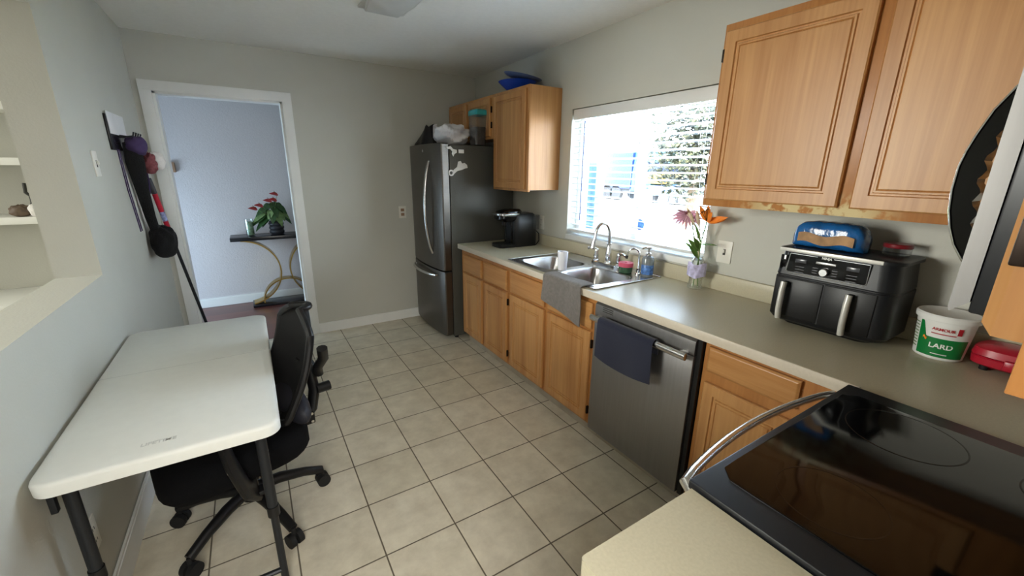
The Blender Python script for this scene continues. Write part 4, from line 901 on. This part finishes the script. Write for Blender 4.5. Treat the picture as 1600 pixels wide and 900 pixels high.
# ------------------------------------------------------------------ left wall rack, hanging duster, pole
t = thing('wall_rack', 'dark hook rack with white board at left of the doorway', 'wall rack', (L, 2.42, 1.62))
obj('back_board', MB().box(L, L + .012, 2.21, 2.60, 1.615, 1.80, .003), 'blackwood', t)
obj('white_board', MB().box(L + .012, L + .016, 2.225, 2.59, 1.70, 1.815, .001), 'paper', t)
for k in range(4):
    y = 2.40 + .065 * k
    obj('hook', MB().tube([(L + .01, y, 1.70), (L + .05, y, 1.695), (L + .075, y, 1.70), (L + .082, y, 1.722)], .0045, 8), 'legmetal', t)
t = thing('hanging_duster', 'long black fuzzy duster hanging from the wall rack', 'duster', (L + .05, 2.5, .94))
pth = [(L + .055, 2.42, 1.66), (L + .05, 2.45, 1.55), (L + .045, 2.50, 1.40), (L + .045, 2.56, 1.22), (L + .05, 2.59, 1.13)]
obj('handle', MB().tube(pth, .03, 12, [.04, .045, .034, .028, .026], flat=.8), 'fuzz', t)
obj('fuzzy_head', lump((L + .075, 2.63, 1.045), (.07, .115, .105), .10, 5), 'fuzz', t, ang=60)
t = thing('fabric_bundle', 'purple and rose fabric bundle hanging from the wall rack hooks', 'fabric', (L + .07, 2.45, 1.50))
obj('purple_pouch', lump((L + .07, 2.46, 1.645), (.05, .08, .055), .15, 8), 'mauve', t)
obj('rose_ribbon', lump((L + .10, 2.545, 1.545), (.035, .045, .06), .25, 9), 'rose', t)
obj('leash', MB().tube([(L + .075, 2.58, 1.55), (L + .07, 2.61, 1.45), (L + .06, 2.62, 1.36)], .004, 8).tube([(L + .02, 2.25, 1.62), (L + .015, 2.30, 1.4), (L + .015, 2.38, 1.15)], .003, 8).tube([(L + .02, 2.29, 1.62), (L + .015, 2.34, 1.4), (L + .015, 2.42, 1.15)], .003, 8), 'mauve', t)
tag(obj('fluffy_ball', lump((L + .125, 2.645, 1.565), (.045, .06, .055), .08, 4), 'fluff', ang=60), 'white fluffy ball hanging beside the wall rack', 'ball')
p0, p1 = Vector((-2.675, 2.76, 1.455)), Vector((-2.525, 3.12, .004))
t = thing('mop_pole', 'red and grey mop pole leaning in the corner by the doorway', 'pole', p1)
at = lambda k: p0 + (p1 - p0) * k
obj('shaft', MB().cyl(at(.30), at(1), .0105, seg=14), 'legmetal', t)
obj('red_grip', MB().cyl(at(.07), at(.155), .0155, seg=16).cyl(at(.20), at(.31), .0155, seg=16), 'redplastic', t)
obj('label_band', MB().cyl(at(.155), at(.20), .0157, seg=16), mat('blue_white_label', '#8f9bc4', .4, var=.6, vscale=60), t)
obj('end_cap', MB().cyl(at(0), at(.07), .0155, .017, seg=16, bev=.004), 'darkgrey', t)

# ------------------------------------------------------------------ hall: console table, plant, glass, thermostat
HT = .805
t = thing('console_table', 'black and gold console table with ring legs in the hall', 'console table', (-1.78, 4.47, 0))
obj('top', MB().box(-2.36, -1.22, 4.33, 4.615, HT - .04, HT, .003), 'blackwood', t)
obj('base', MB().box(-2.25, -1.33, 4.36, 4.60, 0, .028, .003), 'blackwood', t)
def band(c, r, a0, a1, y0, y1, th=.013, n=40):
    b = MB(); loops = []
    for k in range(n + 1):
        a = a0 + (a1 - a0) * k / n; ca, sa = math.cos(a), math.sin(a)
        loops.append([(c[0] + (r + dr) * ca, y, c[1] + (r + dr) * sa) for dr, y in ((0, y0), (-th, y0), (-th, y1), (0, y1))])
    return b.loft(loops)
zc, R_ = .395, .368
obj('gold_ring', band((-2.285, zc), R_, -math.radians(82), math.radians(88), 4.40, 4.55), 'gold', t)
obj('gold_ring', band((-1.465, zc), R_, math.radians(92), math.radians(262), 4.40, 4.55), 'gold', t)
obj('gold_arch', band((-1.875, .03), .265, 0, PI, 4.415, 4.535), 'gold', t)
pt = thing('potted_anthurium', 'red-flowered plant in a ribbed black pot on the console table', 'plant', (-1.905, 4.47, HT))
obj('pot', MB().lathe([(.058, 0), (.06, .005)] + [(.066 + .011 * abs(math.sin(k * PI / 4)), .01 + .011 * k) for k in range(13)] + [(.074, .15), (.066, .152), (.062, .13), (0, .128)], (-1.905, 4.47, HT), 32), 'pot', pt)
PX, PY, PZ = -1.905, 4.47, HT + .14
rnd = random.Random(12)
lv = [(-.25, -.03, .02), (-.20, -.05, .10), (-.15, -.06, -.02), (-.12, -.03, .15), (-.08, -.08, .05), (-.04, -.10, .01), (.02, -.09, .10), (.07, -.06, .16), (.10, -.08, .04), (.12, -.02, .10), (.03, .05, .2), (-.10, .05, .12), (.06, -.10, -.02), (-.22, -.06, -.06), (-.17, -.02, .05), (.0, -.05, .17), (.15, -.06, .06), (.17, -.03, .0), (.13, -.07, .12), (-.27, -.04, -.02)]
for k, (dx, dy, dz) in enumerate(lv):
    bs = Vector((PX + dx * .4, PY + dy * .5, PZ + .04 + dz * .7 + .05)); tp = Vector((PX + dx, PY + dy, PZ + dz - .02))
    if (tp - bs).length < .1: tp = bs + (tp - bs).normalized() * .12
    lf = obj('leaf', leafmesh(MB(), bs, tp, .034 + .008 * rnd.random(), (0, -.6, 1), .03, heart=True, n=10), 'leaf' if k % 4 else 'leafl', pt, ang=80)
    obj('leaf_stem', MB().tube([(PX, PY, HT + .12), (PX + dx * .15, PY + dy * .2, (PZ + bs.z) / 2), bs], .0028, 6), 'stem', lf)
for (dx, dy, dz) in ((-.20, -.05, .17), (-.14, -.03, .20), (-.05, -.03, .25), (.0, -.05, .26), (.02, -.02, .32)):
    ff = obj('flower', leafmesh(MB(), (PX + dx + .03, PY + dy, PZ + dz - .02), (PX + dx - .045, PY + dy - .02, PZ + dz), .034, (0, -.6, 1), .01, heart=True), 'red', pt, ang=80)
    obj('flower_stem', MB().tube([(PX, PY, HT + .12), (PX + dx * .4, PY + dy, PZ + dz * .5), (PX + dx + .03, PY + dy, PZ + dz - .02)], .002, 6), 'stem', ff)
    obj('spadix', MB().tube([(PX + dx + .02, PY + dy - .005, PZ + dz - .01), (PX + dx, PY + dy - .012, PZ + dz + .02)], .003, 6), 'yellow', ff)
t = thing('glass_tumbler', 'tall glass with green stems on the console table', 'glass', (-2.165, 4.45, HT))
obj('glass', MB().lathe([(.036, 0), (.038, .003), (.041, .185), (.039, .185), (.036, .01), (0, .008)], (-2.165, 4.45, HT)), 'glass', t)
obj('contents', MB().lathe([(.03, .01), (.034, .012), (.035, .15), (.03, .155), (0, .155)], (-2.16, 4.45, HT)), mat('green_white_contents', '#86a184', .5, var=.5, vscale=35), t)
tag(obj('thermostat', MB().box(-2.79, -2.725, 4.615, 4.65, 1.475, 1.575, .006), 'tan'), 'small tan box on the hall wall by the door frame', 'thermostat')

# ------------------------------------------------------------------ dining room shelves
for z0, lab in ((1.80, 'topmost white wall shelf seen through the pass-through'), (1.528, 'middle empty white wall shelf seen through the pass-through'), (1.223, 'lowest white wall shelf with figurines, through the pass-through')):
    tag(obj('wall_shelf', MB().box(-4.0, -2.90, 2.35, 2.598, z0, z0 + .038, .002), 'white'), lab, 'shelf', 'white shelves in the next room')
t = thing('sideboard', 'white low sideboard seen through the pass-through opening', 'sideboard', (-3.5, 2.4, 0))
obj('body', MB().box(-4.0, -2.95, 2.20, 2.595, 0.0, .80), 'white', t)
obj('top', MB().box(-4.05, -2.92, 2.15, 2.597, .81, .83, .002), 'white', t)
t = thing('figurine', 'dark antlered figurine on the lowest shelf through the pass-through', 'figurine', (-3.13, 2.42, 1.2615))
fz = 1.2615
obj('figure_body', lump((-3.115, 2.42, fz + .06), (.03, .025, .055), .2, 21, 20, 14, fz).tube([(-3.12, 2.42, fz + .09), (-3.15, 2.42, fz + .125), (-3.145, 2.42, fz + .175)], .008, 8).tube([(-3.11, 2.42, fz + .09), (-3.09, 2.42, fz + .13), (-3.09, 2.42, fz + .17)], .008, 8), mat('dark_figurine', '#26251f', .6), t)
tag(obj('figurine', lump((-3.175, 2.38, fz + .03), (.04, .03, .031), .2, 22, 20, 14, fz), 'figur'), 'low brown figurine left of the antlered one on the shelf', 'figurine')
tag(obj('figurine', lump((-3.115, 2.36, fz + .032), (.026, .02, .033), .15, 23, 20, 14, fz), 'fluff'), 'small pale figurine in front of the antlered one on the shelf', 'figurine')

# ceiling light box
t = thing('ceiling_light', 'white rectangular ceiling light fixture, switched off', 'ceiling light', (-1.30, 1.27, 2.41))
obj('housing', MB().box(-1.44, -1.17, .66, 1.88, 2.432, 2.44, .002), 'white', t)
obj('diffuser', MB().loft([[(-1.305 + x, 1.27 + y, z) for x, y, _ in sup(0, 0, 0, a, b, 30, 40)] for z, a, b in ((2.432, .13, .605), (2.418, .128, .60), (2.413, .12, .59))]), 'blind', t)

# ------------------------------------------------------------------ outside
GZ = -.35
struct('ground', MB().box(0.16, 60, -30, 60, GZ - .2, GZ), 'concrete')
def lawn(name, x0, x1, y0, y1):
    o = obj(name, MB().box(x0, x1, y0, y1, GZ, GZ + .03), 'grass', origin=False); o['kind'] = 'stuff'; return tag(o, 'sunlit lawn outside the kitchen window beyond the driveway' if x0 > 12 else 'patchy lawn just outside the kitchen window', 'lawn')
lawn('lawn', 3.5, 8.6, -2, 9.2); lawn('lawn', 22.8, 23.9, 6, 16.2)
tag(obj('porch_post', MB().box(1.14, 1.27, 2.55, 2.68, GZ, 2.36, .006).box(1.11, 1.30, 2.52, 2.71, GZ, GZ + .12, .004).box(1.11, 1.30, 2.52, 2.71, 2.28, 2.36, .004), 'postblue'), 'pale blue porch post just outside the window', 'post')
tag(obj('porch_wall', MB().box(.45, .57, 2.14, 4.6, GZ, 2.36), 'postblue'), 'pale blue wall edge outside at the window left side', 'wall')
tk = thing('truck', 'blue box truck with teal cab parked across the street', 'truck', (20.5, 19, GZ))
tkx = 20.0
obj('cargo_box', MB().box(19.6, 23.4, 18.9, 21.4, GZ + .8, 2.95, .05), 'truckblue', tk)
cb = obj('cab', MB().loft([[(x, y, z) for x, y in ((19.6, 17.2), (22.2, 17.2), (22.2, 18.8), (19.6, 18.8))] for z in (GZ + .7, 1.3)] + [[(x, y, 2.85) for x, y in ((19.8, 17.5), (22.0, 17.5), (22.0, 18.8), (19.8, 18.8))]]), 'trucktl', tk)
obj('windscreen', MB().box(19.55, 19.75, 17.5, 18.5, 1.3, 2.2, .02), 'carglass', cb)
obj('bumper', MB().box(19.4, 22.2, 16.6, 17.2, GZ + .5, GZ + 1.1, .04), 'bluegrey', tk)
obj('yellow_panel', MB().box(19.45, 21.6, 16.4, 17.5, 0.85, 1.55, .03), 'yellow', tk)
obj('hood', MB().box(19.5, 22.0, 16.5, 17.4, 1.55, 2.15, .1), 'truckblue', tk)
obj('chassis', MB().box(19.7, 22.9, 16.8, 21.3, GZ + .5, GZ + .85), 'tyre', tk)
for x in (19.75, 22.3):
    for y in (17.2, 20.2, 21.0): obj('wheel', MB().cyl((x - .15, y, GZ + .5), (x + .15, y, GZ + .5), .5, seg=24), 'tyre', tk)
cr = thing('car', 'silver car parked right of the blue truck outside', 'car', (20.5, 14.1, GZ))
prof = [(16.2, .25), (16.25, .62), (15.9, .78), (15.4, .86), (14.8, 1.32), (13.5, 1.34), (12.8, .95), (12.2, .85), (12.05, .55), (12.1, .25)]
obj('body', MB().prism([(y, z + GZ) for y, z in prof], 'x', 19.6, 21.3), 'carpaint', cr, ang=60)
obj('windows', MB().prism([(15.25, .90 + GZ), (14.75, 1.26 + GZ), (13.55, 1.28 + GZ), (12.95, .95 + GZ)], 'x', 19.58, 21.32), 'carglass', cr)
for x in (19.62, 21.28):
    for y in (15.4, 12.9):
        wq = obj('wheel', MB().cyl((x - .1, y, GZ + .33), (x + .1, y, GZ + .33), .33, seg=24), 'tyre', cr)
        obj('hubcap', MB().cyl((x - .11, y, GZ + .33), (x - .10, y, GZ + .33), .2, seg=20), 'steelb', wq)
def tree(name, label, x, y, zc, r, n, m, seed, trunk=.16):
    t = thing(name, label, 'tree' if trunk else 'hedge', (x, y, GZ)); rnd = random.Random(seed)
    if trunk: obj('trunk', MB().tube([(x, y, GZ), (x + .1, y, 1.0), (x, y + .1, zc)], trunk, 10, [trunk * 1.3, trunk, trunk * .6]), 'bark', t)
    b = MB(); cl = [(rnd.gauss(0, .5), rnd.gauss(0, .5), rnd.gauss(0, .5)) for _ in range(26)]
    for k in range(n):
        c = rnd.choice(cl); p = Vector((c[0] + rnd.gauss(0, .24), c[1] + rnd.gauss(0, .24), c[2] + rnd.gauss(0, .24)))
        if p.length > 1.15 or zc + p.z * r[2] < GZ + .2: continue
        p = Vector((x + p.x * r[0], y + p.y * r[1], zc + p.z * r[2])); s = rnd.uniform(.07, .15)
        u = Vector((rnd.gauss(0, 1), rnd.gauss(0, 1), rnd.gauss(0, 1))).normalized(); v = u.orthogonal().normalized()
        q = u.cross(v)
        b.f([b.v(p + u * s), b.v(p + v * s * .45), b.v(p - u * s), b.v(p - v * s * .45)])
    o = obj('foliage', b, m, t); return t
tree('garden_tree', 'leafy olive-green tree outside the window on the right', 10.5, 7.9, 2.75, (1.6, 1.55, 1.9), 7000, 'foliage', 2)
for k, (x, y, z, r) in enumerate(((27, 19.5, 1.2, (1.6, 2.2, 1.5)), (27, 14.5, 1.4, (1.6, 2.4, 1.7)), (28, 24.5, 1.3, (1.6, 2.2, 1.6)))):
    tree('hedge_tree', ('bushy hedge behind the blue truck', 'bushy hedge behind the silver car', 'bushy hedge left of the blue truck')[k], x, y, z, r, 2500, 'foliage2', 30 + k, .1)
f = thing('yard_fence', 'weathered grey board fence behind the parked car', 'fence', (24, 12, GZ))
fb = MB()
for k in range(60): fb.box(24, 24.03, 6 + .16 * k, 6.14 + .16 * k, GZ + .05, GZ + 1.5)
obj('boards', fb, 'fencewood', f); obj('rails', MB().box(24.03, 24.08, 6, 15.6, GZ + .3, GZ + .4).box(24.03, 24.08, 6, 15.6, GZ + 1.1, GZ + 1.2), 'fencewood', f)
tag(obj('utility_box', MB().box(16.0, 16.5, 14.4, 14.95, GZ + .001, GZ + .95, .02).box(15.97, 16.53, 14.37, 14.98, GZ + .95, GZ + 1.0, .01), 'tubwhite'), 'white utility box standing in front of the truck', 'box')
